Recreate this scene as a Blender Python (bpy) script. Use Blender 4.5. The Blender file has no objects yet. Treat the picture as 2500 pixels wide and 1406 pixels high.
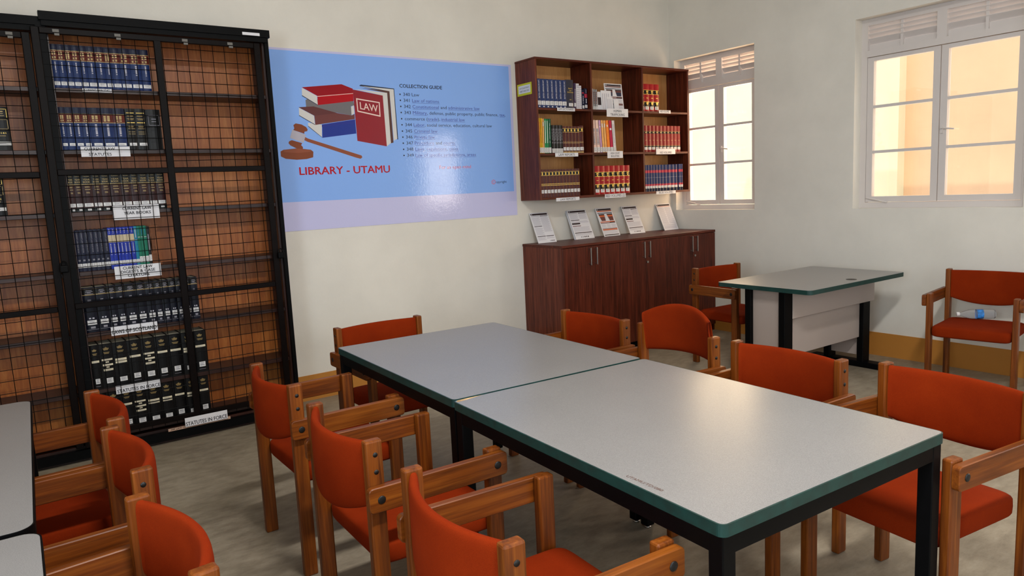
import bpy, bmesh, math, random
from mathutils import Vector, Matrix
rnd = random.Random(7)
C = bpy.context.scene.collection

# ---------------------------------------------------------------- camera, sky, sun, daylight, exposure
cam_d = bpy.data.cameras.new('camera'); cam = bpy.data.objects.new('camera', cam_d); C.objects.link(cam)
cam_d.sensor_width = 36.0; cam_d.lens = 1755.94 / 2500 * 36.0; cam_d.clip_start = 0.02; cam_d.clip_end = 200
Rg = Vector((0.810444, -0.583878, -0.047603)); Up = Vector((0.117154, 0.081923, 0.989729)); Fw = Vector((0.573982, 0.807697, -0.134798))
cam.matrix_world = Matrix(((Rg.x, Up.x, -Fw.x, -5.82177), (Rg.y, Up.y, -Fw.y, -5.21287), (Rg.z, Up.z, -Fw.z, 1.5), (0, 0, 0, 1)))
bpy.context.scene.camera = cam
vs = bpy.context.scene.view_settings
vs.view_transform = 'Standard'; vs.look = 'None'; vs.gamma = 1.0; vs.use_curve_mapping = False
vs.exposure = 0.55
w = bpy.data.worlds.new('sky'); bpy.context.scene.world = w; w.use_nodes = True
w.node_tree.nodes['Background'].inputs[0].default_value = (0.72, 0.84, 1.0, 1); w.node_tree.nodes['Background'].inputs[1].default_value = 1.3
def light(name, kind, loc, direction, energy, color, size=None, size_y=None, angle=None):
    d = bpy.data.lights.new(name, kind); d.energy = energy; d.color = color
    if kind == 'AREA': d.shape = 'RECTANGLE'; d.size = size; d.size_y = size_y
    if angle: d.angle = angle
    o = bpy.data.objects.new(name, d); C.objects.link(o); o.location = loc
    o.rotation_euler = Vector(direction).to_track_quat('-Z', 'Y').to_euler(); return o
light('sun', 'SUN', (-6, -3, 9), (0.62, 0.18, -0.76), 0.9, (1.0, 0.96, 0.92), angle=0.01)
# fill lights in left and rear wall openings, added out of view
light('added_fill_left', 'AREA', (-7.78, -5.1, 1.75), (1, 0, -0.05), 62, (0.76, 0.90, 1.0), 1.5, 1.5)
light('added_fill_rear_low', 'AREA', (-2.9, -8.28, 1.35), (0, 1, 0), 4, (0.90, 0.96, 1.0), 1.6, 2.3)
light('added_fill_rear_high', 'AREA', (-5.4, -8.28, 1.9), (0, 1, -0.05), 24, (0.80, 0.92, 1.0), 1.8, 1.5)
# ceiling tube above the tables
light('ceiling_tube', 'AREA', (-4.7, -5.0, 3.9), (0, 0, -1), 104, (0.97, 0.96, 0.94), 1.2, 0.22)
# warm daylight from the sunlit yard in the three windows of the right wall
light('daylight_window_corner', 'AREA', (0.21, -0.54, 1.97), (-1, 0, 0), 26, (1.0, 0.68, 0.42), 0.93, 1.48)
light('daylight_window_middle', 'AREA', (0.21, -2.586, 1.97), (-1, 0, 0), 4, (1.0, 0.74, 0.48), 1.2, 1.48)
light('daylight_window_near', 'AREA', (0.21, -4.98, 1.97), (-1, 0, 0), 64, (1.0, 0.88, 0.86), 1.2, 1.48)

# ---------------------------------------------------------------- materials
def lin(c):
    r = []
    for v in c[:3]:
        v /= 255.0
        r.append(v / 12.92 if v <= 0.04045 else ((v + 0.055) / 1.055) ** 2.4)
    return (r[0], r[1], r[2], 1.0)
MATS = {}
def base(name, rough=0.5, spec=0.5, metal=0.0):
    m = bpy.data.materials.new(name); m.use_nodes = True; nt = m.node_tree
    b = nt.nodes['Principled BSDF']; b.inputs['Roughness'].default_value = rough
    b.inputs['Specular IOR Level'].default_value = spec; b.inputs['Metallic'].default_value = metal
    MATS[name] = m; return m, nt, b
def coords(nt, scale, rand=True):
    tc = nt.nodes.new('ShaderNodeTexCoord'); mp = nt.nodes.new('ShaderNodeMapping'); mp.inputs['Scale'].default_value = scale
    if rand:
        oi = nt.nodes.new('ShaderNodeObjectInfo'); mu = nt.nodes.new('ShaderNodeVectorMath'); mu.operation = 'SCALE'
        cx = nt.nodes.new('ShaderNodeCombineXYZ')
        for i in range(3): nt.links.new(oi.outputs['Random'], cx.inputs[i])
        nt.links.new(cx.outputs[0], mu.inputs[0]); mu.inputs['Scale'].default_value = 17.0
        ad = nt.nodes.new('ShaderNodeVectorMath'); ad.operation = 'ADD'
        nt.links.new(tc.outputs['Object'], ad.inputs[0]); nt.links.new(mu.outputs[0], ad.inputs[1]); nt.links.new(ad.outputs[0], mp.inputs['Vector'])
    else: nt.links.new(tc.outputs['Object'], mp.inputs['Vector'])
    return mp.outputs[0]
def noise(nt, vec, scale, detail=4, rough=0.55, dist=0.0):
    n = nt.nodes.new('ShaderNodeTexNoise'); n.inputs['Scale'].default_value = scale; n.inputs['Detail'].default_value = detail
    n.inputs['Roughness'].default_value = rough; n.inputs['Distortion'].default_value = dist; nt.links.new(vec, n.inputs['Vector']); return n.outputs['Fac']
def ramp(nt, fac, stops):
    r = nt.nodes.new('ShaderNodeValToRGB'); e = r.color_ramp.elements
    while len(e) < len(stops): e.new(0.5)
    for k, (p, c) in enumerate(stops): e[k].position = p; e[k].color = lin(c)
    nt.links.new(fac, r.inputs['Fac']); return r.outputs['Color']
def mix(nt, fac, a, b, mode='MIX'):
    n = nt.nodes.new('ShaderNodeMix'); n.data_type = 'RGBA'; n.blend_type = mode
    for k, v in ((0, fac), (6, a), (7, b)):
        if isinstance(v, (int, float)): n.inputs[k].default_value = v
        elif isinstance(v, tuple): n.inputs[k].default_value = v
        else: nt.links.new(v, n.inputs[k])
    return n.outputs[2]
def bump(nt, b, h, strength, dist=0.002):
    n = nt.nodes.new('ShaderNodeBump'); n.inputs['Strength'].default_value = strength; n.inputs['Distance'].default_value = dist
    nt.links.new(h, n.inputs['Height']); nt.links.new(n.outputs[0], b.inputs['Normal'])
def plain(name, c, rough=0.5, spec=0.5, metal=0.0, var=0.0):
    m, nt, b = base(name, rough, spec, metal)
    if var:
        f = noise(nt, coords(nt, (1, 1, 1)), 30, 5)
        lo = tuple(max(0, v * (1 - var)) for v in c); hi = tuple(min(255, v * (1 + var)) for v in c)
        nt.links.new(ramp(nt, f, [(0.3, lo), (0.7, hi)]), b.inputs['Base Color'])
    else: b.inputs['Base Color'].default_value = lin(c)
    return m
def wood(name, lo, mid, hi, axis, rough=0.4, fine=70, bumpy=0.15, spec=0.5):
    m, nt, b = base(name, rough, spec)
    s = [1.0, 1.0, 1.0]; s[axis] = 0.045
    v = coords(nt, tuple(s))
    f1 = noise(nt, v, fine, 5, 0.6, 0.4); f2 = noise(nt, v, fine * 0.22, 3, 0.5, 1.2)
    col = mix(nt, 0.5, ramp(nt, f1, [(0.32, lo), (0.5, mid), (0.7, hi)]), ramp(nt, f2, [(0.35, lo), (0.55, mid), (0.75, hi)]))
    nt.links.new(col, b.inputs['Base Color']); bump(nt, b, f1, bumpy, 0.001); return m
OAK = [wood('oak_' + 'xyz'[a], (66, 28, 4), (114, 55, 9), (146, 82, 22), a, 0.42, 90, 0.2, 0.32) for a in range(3)]
WAL = [wood('walnut_' + 'xyz'[a], (44, 14, 6), (86, 33, 17), (114, 52, 32), a, 0.42, 120, 0.1, 0.25) for a in range(3)]
STAIN = [wood('stained_' + 'xyz'[a], (22, 9, 6), (46, 19, 11), (72, 34, 20), a, 0.4, 60, 0.1) for a in range(3)]
LIT_SIDE = wood('walnut_lit_side', (64, 24, 14), (104, 48, 32), (134, 70, 50), 2, 0.42, 120, 0.1, 0.25)  # lighter walnut: stronger light on the left sides is put into the colour
def plywood(name, lo, mid, hi, knots):
    m, nt, b = base(name, 0.38, 0.5)
    v = coords(nt, (1, 1, 0.09), False); f1 = noise(nt, v, 34, 5, 0.6, 1.6); f2 = noise(nt, coords(nt, (1, 1, 0.5), False), 3.2, 2)
    col = mix(nt, 0.45, ramp(nt, f1, [(0.25, lo), (0.5, mid), (0.72, hi)]), ramp(nt, f2, [(0.3, lo), (0.5, mid), (0.68, hi)]))
    if knots:
        vo = nt.nodes.new('ShaderNodeTexVoronoi'); vo.inputs['Scale'].default_value = 3.4; nt.links.new(coords(nt, (1, 1, 0.8), False), vo.inputs['Vector'])
        k = ramp(nt, vo.outputs['Distance'], [(0.0, (60, 25, 12)), (0.045, (90, 45, 22)), (0.075, (255, 255, 255))])
        col = mix(nt, 1.0, col, k, 'MULTIPLY')
    nt.links.new(col, b.inputs['Base Color']); return m
PINE = plywood('pine_plywood', (112, 54, 14), (160, 86, 28), (192, 122, 60), True)
PLY = plywood('pale_plywood', (178, 116, 60), (206, 144, 84), (222, 168, 108), False)

def fabric():
    m, nt, b = base('orange_fabric', 0.9, 0.06)
    v = coords(nt, (1, 1, 1)); f = noise(nt, v, 7, 4); g = noise(nt, v, 700, 2)
    col = mix(nt, 0.35, ramp(nt, f, [(0.3, (116, 32, 5)), (0.55, (126, 37, 6)), (0.75, (136, 43, 8))]), ramp(nt, g, [(0.3, (98, 25, 4)), (0.7, (148, 48, 10))]))
    nt.links.new(col, b.inputs['Base Color']); bump(nt, b, g, 0.35, 0.0008)
    return m
FAB = fabric()
def laminate():
    m, nt, b = base('grey_laminate', 0.2, 0.5)
    v = coords(nt, (1, 1, 1)); g = noise(nt, v, 500, 2); f = noise(nt, v, 4, 4)
    col = mix(nt, 0.3, ramp(nt, g, [(0.35, (116, 113, 112)), (0.65, (147, 144, 142))]), ramp(nt, f, [(0.3, (125, 123, 122)), (0.7, (137, 134, 133))]))
    nt.links.new(col, b.inputs['Base Color'])
    rr = nt.nodes.new('ShaderNodeMapRange'); rr.inputs[3].default_value = 0.27; rr.inputs[4].default_value = 0.31; nt.links.new(f, rr.inputs[0]); nt.links.new(rr.outputs[0], b.inputs['Roughness'])
    return m
LAM = laminate()
EDGE = plain('green_edging', (8, 50, 46), 0.42, 0.5, 0, 0.15)
BLK = plain('black_metal', (4, 4, 5), 0.5, 0.1, 0, 0.2)
STEEL = plain('dark_steel', (12, 6, 5), 0.42, 0.1, 0.0, 0.25)
CHROME = plain('brushed_chrome', (176, 172, 166), 0.3, 0.5, 1.0)
HOLE = plain('dark_bolt', (18, 15, 14), 0.5, 0.4)
def wall_paint(name, c, rough=0.55):
    m, nt, b = base(name, rough, 0.35)
    v = coords(nt, (1, 1, 1), False); f = noise(nt, v, 1.6, 5, 0.6); g = noise(nt, v, 55, 4, 0.6)
    nt.links.new(ramp(nt, f, [(0.3, tuple(x * 0.965 for x in c)), (0.7, tuple(min(255, x * 1.02) for x in c))]), b.inputs['Base Color'])
    bump(nt, b, g, 0.18, 0.003); return m
WALL = wall_paint('cream_wall_paint', (230, 224, 213))
CEIL = wall_paint('white_ceiling_paint', (225, 222, 214), 0.8)
OCHRE = wall_paint('ochre_skirting_paint', (188, 126, 54), 0.5)
def concrete():
    m, nt, b = base('worn_concrete', 0.55, 0.4)
    v = coords(nt, (1, 1, 1), False); f = noise(nt, v, 1.1, 6, 0.65, 0.6); g = noise(nt, coords(nt, (1, 2.2, 1), False), 9, 6, 0.7); s = noise(nt, v, 70, 3)
    c1 = ramp(nt, f, [(0.3, (108, 96, 80)), (0.5, (146, 134, 114)), (0.72, (168, 157, 138))])
    c2 = ramp(nt, g, [(0.3, (92, 80, 66)), (0.52, (146, 133, 114)), (0.78, (182, 171, 152))])
    c3 = mix(nt, 0.45, c1, c2); sp = ramp(nt, s, [(0.24, (120, 108, 92)), (0.3, (255, 255, 255)), (0.8, (255, 255, 255))])
    nt.links.new(mix(nt, 0.5, c3, sp, 'MULTIPLY'), b.inputs['Base Color'])
    rr = nt.nodes.new('ShaderNodeMapRange'); rr.inputs[3].default_value = 0.36; rr.inputs[4].default_value = 0.68; nt.links.new(g, rr.inputs[0]); nt.links.new(rr.outputs[0], b.inputs['Roughness'])
    bump(nt, b, g, 0.25, 0.004); return m
CONC = concrete()
FRAME = plain('white_window_paint', (216, 207, 202), 0.42, 0.5)
def glass():
    m = bpy.data.materials.new('window_glass'); m.use_nodes = True; nt = m.node_tree
    for n in list(nt.nodes): nt.nodes.remove(n)
    o = nt.nodes.new('ShaderNodeOutputMaterial'); t = nt.nodes.new('ShaderNodeBsdfTransparent'); g = nt.nodes.new('ShaderNodeBsdfGlossy'); lw = nt.nodes.new('ShaderNodeLayerWeight'); lw.inputs[0].default_value = 0.5; pw = nt.nodes.new('ShaderNodeMath'); pw.operation = 'POWER'; pw.inputs[1].default_value = 5.0; fr = nt.nodes.new('ShaderNodeMath'); fr.operation = 'MULTIPLY_ADD'; fr.inputs[1].default_value = 0.8; fr.inputs[2].default_value = 0.05; mx = nt.nodes.new('ShaderNodeMixShader')
    t.inputs[0].default_value = (0.94, 0.95, 0.93, 1); g.inputs['Roughness'].default_value = 0.02; nt.links.new(lw.outputs['Facing'], pw.inputs[0]); nt.links.new(pw.outputs[0], fr.inputs[0])
    nt.links.new(fr.outputs[0], mx.inputs[0]); nt.links.new(t.outputs[0], mx.inputs[1]); nt.links.new(g.outputs[0], mx.inputs[2]); nt.links.new(mx.outputs[0], o.inputs[0]); return m
GLASS = glass()
def printed(name, c, rough=0.07, wr=0.55):                       # laminated poster print with crinkles
    m, nt, b = base(name, rough, 0.5); b.inputs['Base Color'].default_value = lin(c)
    v = coords(nt, (1, 1, 1), False); f = noise(nt, v, 60, 3, 0.5, 0.8); g = noise(nt, v, 2.0, 1)
    a = nt.nodes.new('ShaderNodeMath'); a.operation = 'MULTIPLY_ADD'; nt.links.new(g, a.inputs[0]); a.inputs[1].default_value = 4.0; nt.links.new(f, a.inputs[2])
    bump(nt, b, a.outputs[0], wr, 0.0007); return m
PP = {k: printed('poster_' + k, c) for k, c in dict(sheet=(204, 202, 240), panel=(142, 184, 252), white=(222, 218, 214), red=(158, 14, 32), red2=(186, 10, 30), grey=(120, 116, 120), brown=(104, 58, 60), brown2=(118, 66, 66),
      blue=(44, 58, 150), blue2=(36, 58, 152), navy=(30, 44, 76), brown3=(92, 58, 52), law=(152, 34, 48), cream=(246, 218, 208), wood=(136, 70, 46), wood2=(150, 82, 60), silver=(188, 182, 194), ink=(34, 40, 66), link=(70, 78, 170), title=(190, 14, 40), motto=(214, 84, 96)).items()}
def paper(name, c, rough=0.6): return plain(name, c, rough, 0.35)
WHITE = paper('white_paper', (226, 224, 228)); INK = paper('black_ink', (22, 22, 30)); GREYINK = paper('grey_ink', (150, 146, 156)); LGREY = paper('pale_grey_ink', (188, 184, 194))
STICK = paper('white_sticker', (228, 226, 224), 0.35); CREAMST = paper('cream_sticker', (226, 214, 184), 0.45)
YEL = paper('yellow_card', (206, 202, 40)); ORG = paper('orange_ink', (214, 104, 60)); BRNINK = paper('brown_ink', (110, 62, 58)); DKINK = paper('dark_brown_ink', (46, 30, 34)); NAVYINK = paper('navy_ink', (40, 46, 70))
PAGES = plain('book_pages', (206, 196, 172), 0.8, 0.2, 0, 0.06)
GOLD = plain('gold_foil', (166, 140, 88), 0.35, 0.5, 0.25); GOLDB = plain('bright_gold_foil', (232, 196, 96), 0.3, 0.5, 0.3)
def cover(name, c, rough=0.38): return plain(name, c, rough, 0.28, 0, 0.05)
CV = {k: cover('cover_' + k, c) for k, c in dict(blue=(18, 42, 92), navy=(11, 17, 46), dnavy=(9, 12, 28), redp=(92, 28, 18), black=(11, 10, 11), green_black=(10, 17, 18), maroon=(46, 14, 16), royal=(24, 48, 160), tan=(196, 180, 150), teal=(14, 120, 150), green=(8, 110, 84),
      dictblue=(34, 52, 98), slate=(52, 50, 62), purple=(60, 40, 72), white=(226, 218, 216), red=(160, 14, 24), dred=(126, 12, 20), brownred=(78, 26, 22), bluevol=(40, 48, 92), crimson=(178, 44, 66), yellow=(236, 184, 30), orange=(240, 130, 40), lorange=(240, 176, 104), pink=(236, 200, 186),
      lilac=(196, 150, 190), magenta=(186, 20, 70), grn=(40, 150, 92), dgrn=(30, 92, 66), grey=(70, 70, 74), lgrey=(150, 148, 150)).items()}
PLAS = None
def clear_plastic():
    m, nt, b = base('clear_plastic', 0.08, 0.5); b.inputs['Base Color'].default_value = (0.86, 0.9, 0.95, 1)
    b.inputs['Transmission Weight'].default_value = 0.9; b.inputs['IOR'].default_value = 1.15; return m
PLAS = clear_plastic()

# ---------------------------------------------------------------- mesh helpers
_T = {}; CAP = []
def text_geo(s, bold):
    k = (s, bold)
    if k in _T: return _T[k]
    cu = bpy.data.curves.new('t', 'FONT'); cu.body = s; cu.size = 1.0; cu.resolution_u = 2; cu.offset = bold
    o = bpy.data.objects.new('t', cu); C.objects.link(o)
    dg = bpy.context.evaluated_depsgraph_get(); me = bpy.data.meshes.new_from_object(o.evaluated_get(dg))
    v = [(p.co.x, p.co.y) for p in me.vertices]; f = [tuple(p.vertices) for p in me.polygons]
    bpy.data.objects.remove(o); bpy.data.curves.remove(cu); bpy.data.meshes.remove(me)
    xs = [p[0] for p in v] or [0, 1]
    if s == 'H': CAP.append(max(p[1] for p in v))
    _T[k] = (v, f, min(xs), max(xs)); return _T[k]
class MB:
    def __init__(self): self.v = []; self.f = []; self.m = []
    def add(self, vs_, fs, m=0):
        n = len(self.v); self.v += [tuple(p) for p in vs_]; self.f += [tuple(i + n for i in f) for f in fs]; self.m += [m] * len(fs); return self
    def quad(self, a, b, c, d, m=0): return self.add([a, b, c, d], [(0, 1, 2, 3)], m)
    def poly(self, pts, m=0): return self.add(pts, [tuple(range(len(pts)))], m)
    def box(self, x0, x1, y0, y1, z0, z1, m=0):
        return self.add([(x0, y0, z0), (x1, y0, z0), (x1, y1, z0), (x0, y1, z0), (x0, y0, z1), (x1, y0, z1), (x1, y1, z1), (x0, y1, z1)],
                        [(0, 3, 2, 1), (4, 5, 6, 7), (0, 1, 5, 4), (1, 2, 6, 5), (2, 3, 7, 6), (3, 0, 4, 7)], m)
    def bbox(self, x0, x1, y0, y1, z0, z1, b=0.004, seg=2, m=0):
        bm = bmesh.new(); bmesh.ops.create_cube(bm, size=1.0)
        for v in bm.verts: v.co = Vector(((x0 + x1) / 2 + v.co.x * (x1 - x0), (y0 + y1) / 2 + v.co.y * (y1 - y0), (z0 + z1) / 2 + v.co.z * (z1 - z0)))
        bmesh.ops.bevel(bm, geom=list(bm.edges), offset=b, segments=seg, profile=0.5, affect='EDGES')
        bm.verts.index_update(); self.add([v.co[:] for v in bm.verts], [tuple(v.index for v in f.verts) for f in bm.faces], m); bm.free(); return self
    def prism(self, pts, z0, z1, m=0, mtop=None, mside=None):       # pts: ccw outline in xy
        n = len(pts); vs_ = [(p[0], p[1], z0) for p in pts] + [(p[0], p[1], z1) for p in pts]
        self.add(vs_, [tuple(range(n - 1, -1, -1))], m); k = len(self.v) - 2 * n
        self.f.append(tuple(k + n + i for i in range(n))); self.m.append(m if mtop is None else mtop)
        for i in range(n): self.f.append((k + i, k + (i + 1) % n, k + n + (i + 1) % n, k + n + i)); self.m.append(m if mside is None else mside)
        return self
    def tube(self, p0, p1, r, n=8, m=0, r1=None, caps=True):
        p0, p1 = Vector(p0), Vector(p1); d = (p1 - p0).normalized(); a = d.orthogonal().normalized(); b = d.cross(a); r1 = r if r1 is None else r1
        vs_ = []
        for p, q in ((p0, r), (p1, r1)):
            for i in range(n):
                t = 2 * math.pi * i / n; vs_.append((p + a * math.cos(t) * q + b * math.sin(t) * q)[:])
        fs = [(i, (i + 1) % n, n + (i + 1) % n, n + i) for i in range(n)]
        if caps: fs += [tuple(range(n - 1, -1, -1)), tuple(range(n, 2 * n))]
        return self.add(vs_, fs, m)
    def lathe(self, prof, axis_o, axis_d, n=24, m=0):               # prof: (distance along the axis, radius)
        o, d = Vector(axis_o), Vector(axis_d).normalized(); a = d.orthogonal().normalized(); b = d.cross(a); vs_ = []
        for t, r in prof:
            for i in range(n):
                q = 2 * math.pi * i / n; vs_.append((o + d * t + (a * math.cos(q) + b * math.sin(q)) * r)[:])
        fs = [(k * n + i, k * n + (i + 1) % n, (k + 1) * n + (i + 1) % n, (k + 1) * n + i) for k in range(len(prof) - 1) for i in range(n)]
        return self.add(vs_, fs, m)
    def text(self, s, o, ux, uy, h=None, width=None, m=0, align='L', bold=0.0):
        if not CAP: text_geo('H', 0.0)
        cap = CAP[0]; v, f, x0, x1 = text_geo(s, 0.0); o, ux, uy = Vector(o), Vector(ux), Vector(uy); sy = h / cap; nn = ux.cross(uy).normalized()
        if bold:                                                    # heavier strokes: the same letters again, shifted a hair
            for q in (-1, 1): self.text(s, o + ux * (q * bold * sy) + nn * (0.00004 * (q + 2)), ux, uy, h, width, m, align)
            for q in (-1, 1): self.text(s, o + uy * (q * bold * 0.6 * sy) + nn * (0.00004 * (q + 4)), ux, uy, h, width, m, align)
        sx = sy if width is None else width / max(1e-6, x1 - x0)
        off = {'L': -x0, 'C': -(x0 + x1) / 2, 'R': -x1}[align]
        return self.add([(o + ux * ((p[0] + off) * sx) + uy * (p[1] * sy))[:] for p in v], f, m)
    def mesh(self, name, mats, smooth=False):
        me = bpy.data.meshes.new(name); me.from_pydata(self.v, [], self.f)
        for q in (mats if isinstance(mats, (list, tuple)) else [mats]): me.materials.append(q)
        me.polygons.foreach_set('material_index', self.m)
        if smooth: me.polygons.foreach_set('use_smooth', [True] * len(me.polygons))
        me.update(); return me
    def build(self, name, mats, parent=None, smooth=False, loc=None):
        return put(name, self.mesh(name, mats, smooth), parent, loc)
def put(name, me, parent=None, loc=None):
    o = bpy.data.objects.new(name, me); C.objects.link(o)
    if parent: o.parent = parent
    if loc: o.location = loc
    return o
def tag(o, label=None, cat=None, group=None, kind=None):
    for k, v in (('label', label), ('category', cat), ('group', group), ('kind', kind)):
        if v: o[k] = v
    return o
def thing(name, loc, rz, label, cat, group=None, kind=None):
    o = bpy.data.objects.new(name, None); C.objects.link(o); o.location = loc; o.rotation_euler = (0, 0, rz); o.empty_display_size = 0.1
    return tag(o, label, cat, group, kind)
def dup(o, parent=None):
    c = o.copy(); C.objects.link(c)
    if parent: c.parent = parent
    for ch in list(o.children): dup(ch, c)
    return c
def struct(name, mb, mats, parent=None, smooth=False):
    o = mb.build(name, mats, parent, smooth)
    if not parent: o['kind'] = 'structure'
    return o
ORD = ['first', 'second', 'third', 'fourth', 'fifth', 'sixth', 'seventh', 'eighth', 'ninth', 'tenth', 'eleventh', 'twelfth', 'thirteenth']
def rrect(x0, x1, y0, y1, r, n=5):
    p = []
    for cx, cy, a0 in ((x1 - r, y0 + r, -90), (x1 - r, y1 - r, 0), (x0 + r, y1 - r, 90), (x0 + r, y0 + r, 180)):
        for i in range(n + 1):
            a = math.radians(a0 + 90 * i / n); p.append((cx + r * math.cos(a), cy + r * math.sin(a)))
    return p
def ring(mb, outer, inner, z0, z1, m=0):
    n = len(outer); vs_ = [(p[0], p[1], z) for z in (z0, z1) for q in (outer, inner) for p in q]; fs = []
    for i in range(n):
        j = (i + 1) % n
        fs += [(i, j, 2 * n + j, 2 * n + i), (n + j, n + i, 3 * n + i, 3 * n + j), (2 * n + i, 2 * n + j, 3 * n + j, 3 * n + i), (j, i, n + i, n + j)]
    return mb.add(vs_, fs, m)
def spow(v, e): return math.copysign(abs(v) ** e, v)
def superpad(a, b, c, e1, e2, cx, cy, cz, nu=48, nv=18):
    mb = MB(); vs_ = []; fs = []
    for j in range(nv + 1):
        t = -math.pi / 2 + math.pi * j / nv
        for i in range(nu):
            p = 2 * math.pi * i / nu; ct = spow(math.cos(t), e1)
            vs_.append((cx + a * ct * spow(math.cos(p), e2), cy + b * ct * spow(math.sin(p), e2), cz + c * spow(math.sin(t), e1)))
    for j in range(nv):
        for i in range(nu): fs.append((j * nu + i, j * nu + (i + 1) % nu, (j + 1) * nu + (i + 1) % nu, (j + 1) * nu + i))
    return mb.add(vs_, fs)

# ---------------------------------------------------------------- the room
XL, YB, ZC, TH = -7.7, -8.2, 4.1, 0.22
struct('floor', MB().box(XL - TH, TH, YB - TH, TH, -0.12, 0.0), CONC)
struct('ceiling', MB().box(XL - TH, TH, YB - TH, TH, ZC, ZC + 0.15), CEIL)
struct('wall_back', MB().box(XL - TH, TH, 0.0, TH, 0.0, ZC), WALL)
def wall_with_openings(name, axis, pos, thick, a0, a1, ops):
    mb = MB(); lo, hi = min(pos, pos + thick), max(pos, pos + thick)
    def bx(p, q, z0, z1):
        if q - p < 1e-4 or z1 - z0 < 1e-4: return
        if axis == 'x': mb.box(lo, hi, p, q, z0, z1)
        else: mb.box(p, q, lo, hi, z0, z1)
    cur = a0
    for p, q, z0, z1 in sorted(ops):
        bx(cur, p, 0, ZC); bx(p, q, 0, z0); bx(p, q, z1, ZC); cur = q
    bx(cur, a1, 0, ZC); return struct(name, mb, WALL)
W = [(-1.017, -0.06), (-3.2, -1.972), (-5.6, -4.36)]; WZ0, WZ1 = 1.212, 2.725
wall_with_openings('wall_right', 'x', 0.0, TH, YB - TH, 0.0, [(a, b, WZ0, WZ1) for a, b in W])
wall_with_openings('wall_left', 'x', XL, -TH, YB - TH, 0.0, [(-5.85, -4.35, 1.0, 2.5)])
wall_with_openings('wall_rear', 'y', YB, -TH, XL, 0.0, [(-3.7, -2.1, 0.02, 2.5), (-6.3, -4.5, 1.15, 2.65)])
SK = 0.1925
struct('baseboard_back', MB().box(XL, 0.0, -0.006, 0.0, 0.0, SK), OCHRE)
struct('baseboard_right', MB().box(-0.006, 0.0, YB, -0.006, 0.0, SK), OCHRE)
# the neighbouring building and an unseen slab added to block sun at the left
PEACH = wall_paint('peach_outdoor_wall', (244, 200, 160), 0.8); PALE = wall_paint('pale_yellow_outdoor_wall', (246, 236, 196), 0.8)
struct('wall_outside', MB().box(2.6, 3.0, -9.0, -1.12, -0.6, 4.6), PEACH)
struct('wall_outside_pale', MB().box(2.45, 3.0, -1.12, 5.0, -0.6, 4.6), PALE)
struct('trim_sun_blocker', MB().box(XL - 2.4, XL - TH, YB - TH, TH, 2.85, 3.0), CEIL)

def window(name, y0, y1, left_bar_only=False):
    """recessed white timber window: louvred vent above a transom, two side-hung casements of three panes"""
    r = bpy.data.objects.new(name, None); C.objects.link(r); r.location = (0.10, (y0 + y1) / 2, WZ0); r['kind'] = 'structure'
    hw = (y1 - y0) / 2; H = WZ1 - WZ0; d = 0.06
    f = MB()
    f.box(0, d, -hw, -hw + 0.05, 0, H); f.box(0, d, hw - 0.05, hw, 0, H); f.box(0, d, -hw + 0.05, hw - 0.05, 0, 0.045); f.box(0, d, -hw + 0.05, hw - 0.05, H - 0.05, H)
    zt = 1.215                                                      # transom
    f.box(-0.012, d, -hw + 0.05, hw - 0.05, zt, zt + 0.05); f.box(0, d, -0.035, 0.035, zt + 0.05, H - 0.05)
    f.build('window_frame', FRAME, r)
    for s in (-1, 1):                                               # vents
        a, b = (-hw + 0.05, -0.035) if s < 0 else (0.035, hw - 0.05)
        v = MB(); z = zt + 0.05; mid = (a + b) / 2
        v.box(0.012, 0.05, mid - 0.01, mid + 0.01, z, H - 0.05)
        v.box(0.03, 0.045, a, b, z, z + 0.05)
        for k in range(5):
            zz = z + 0.055 + k * 0.036
            v.add([(0.008, a, zz + 0.040), (0.008, b, zz + 0.040), (0.05, b, zz - 0.006), (0.05, a, zz - 0.006), (0.008, a, zz + 0.044), (0.008, b, zz + 0.044), (0.05, b, zz), (0.05, a, zz)],
                  [(0, 1, 2, 3), (7, 6, 5, 4), (0, 4, 5, 1), (2, 6, 7, 3), (1, 5, 6, 2), (3, 7, 4, 0)])
        v.build('louvre_vent', FRAME, r)
    for s in (-1, 1):                                               # casements
        a, b = (-hw + 0.052, -0.003) if s < 0 else (0.003, hw - 0.052)
        c = MB(); z0, z1 = 0.048, zt - 0.004; st = 0.05
        c.box(0.004, 0.048, a, a + st, z0, z1); c.box(0.004, 0.048, b - st, b, z0, z1)
        c.box(0.004, 0.048, a + st, b - st, z0, z0 + 0.045); c.box(0.004, 0.048, a + st, b - st, z1 - 0.03, z1)
        ph = (z1 - 0.03 - z0 - 0.045)
        for k in (1, 2): zz = z0 + 0.045 + ph * k / 3; c.box(0.006, 0.046, a + st, b - st, zz - 0.011, zz + 0.011)
        co = c.build('casement', FRAME, r)
        for k in range(3):
            zz = z0 + 0.045 + ph * k / 3
            MB().box(0.024, 0.027, a + st, b - st, zz, zz + ph / 3).build('glass_pane', GLASS, co)
        if s < 0:
            MB().box(-0.006, 0.004, -0.03, -0.012, 0.56, 0.62).tube((-0.012, -0.02, 0.60), (-0.016, -0.115, 0.585), 0.006).tube((0.004, -0.02, 0.6), (-0.014, -0.02, 0.6), 0.008).build('latch', FRAME, co)
        else:
            MB().bbox(-0.006, 0.004, hw - 0.17, hw - 0.155, 0.05, 0.07, 0.002).tube((-0.008, hw - 0.06, 0.085), (-0.012, hw - 0.24, 0.045), 0.006).build('window_stay', FRAME, co)
    return r
window('window_1', *W[0]); window('window_2', *W[1]); window('window_3', *W[2])

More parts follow.
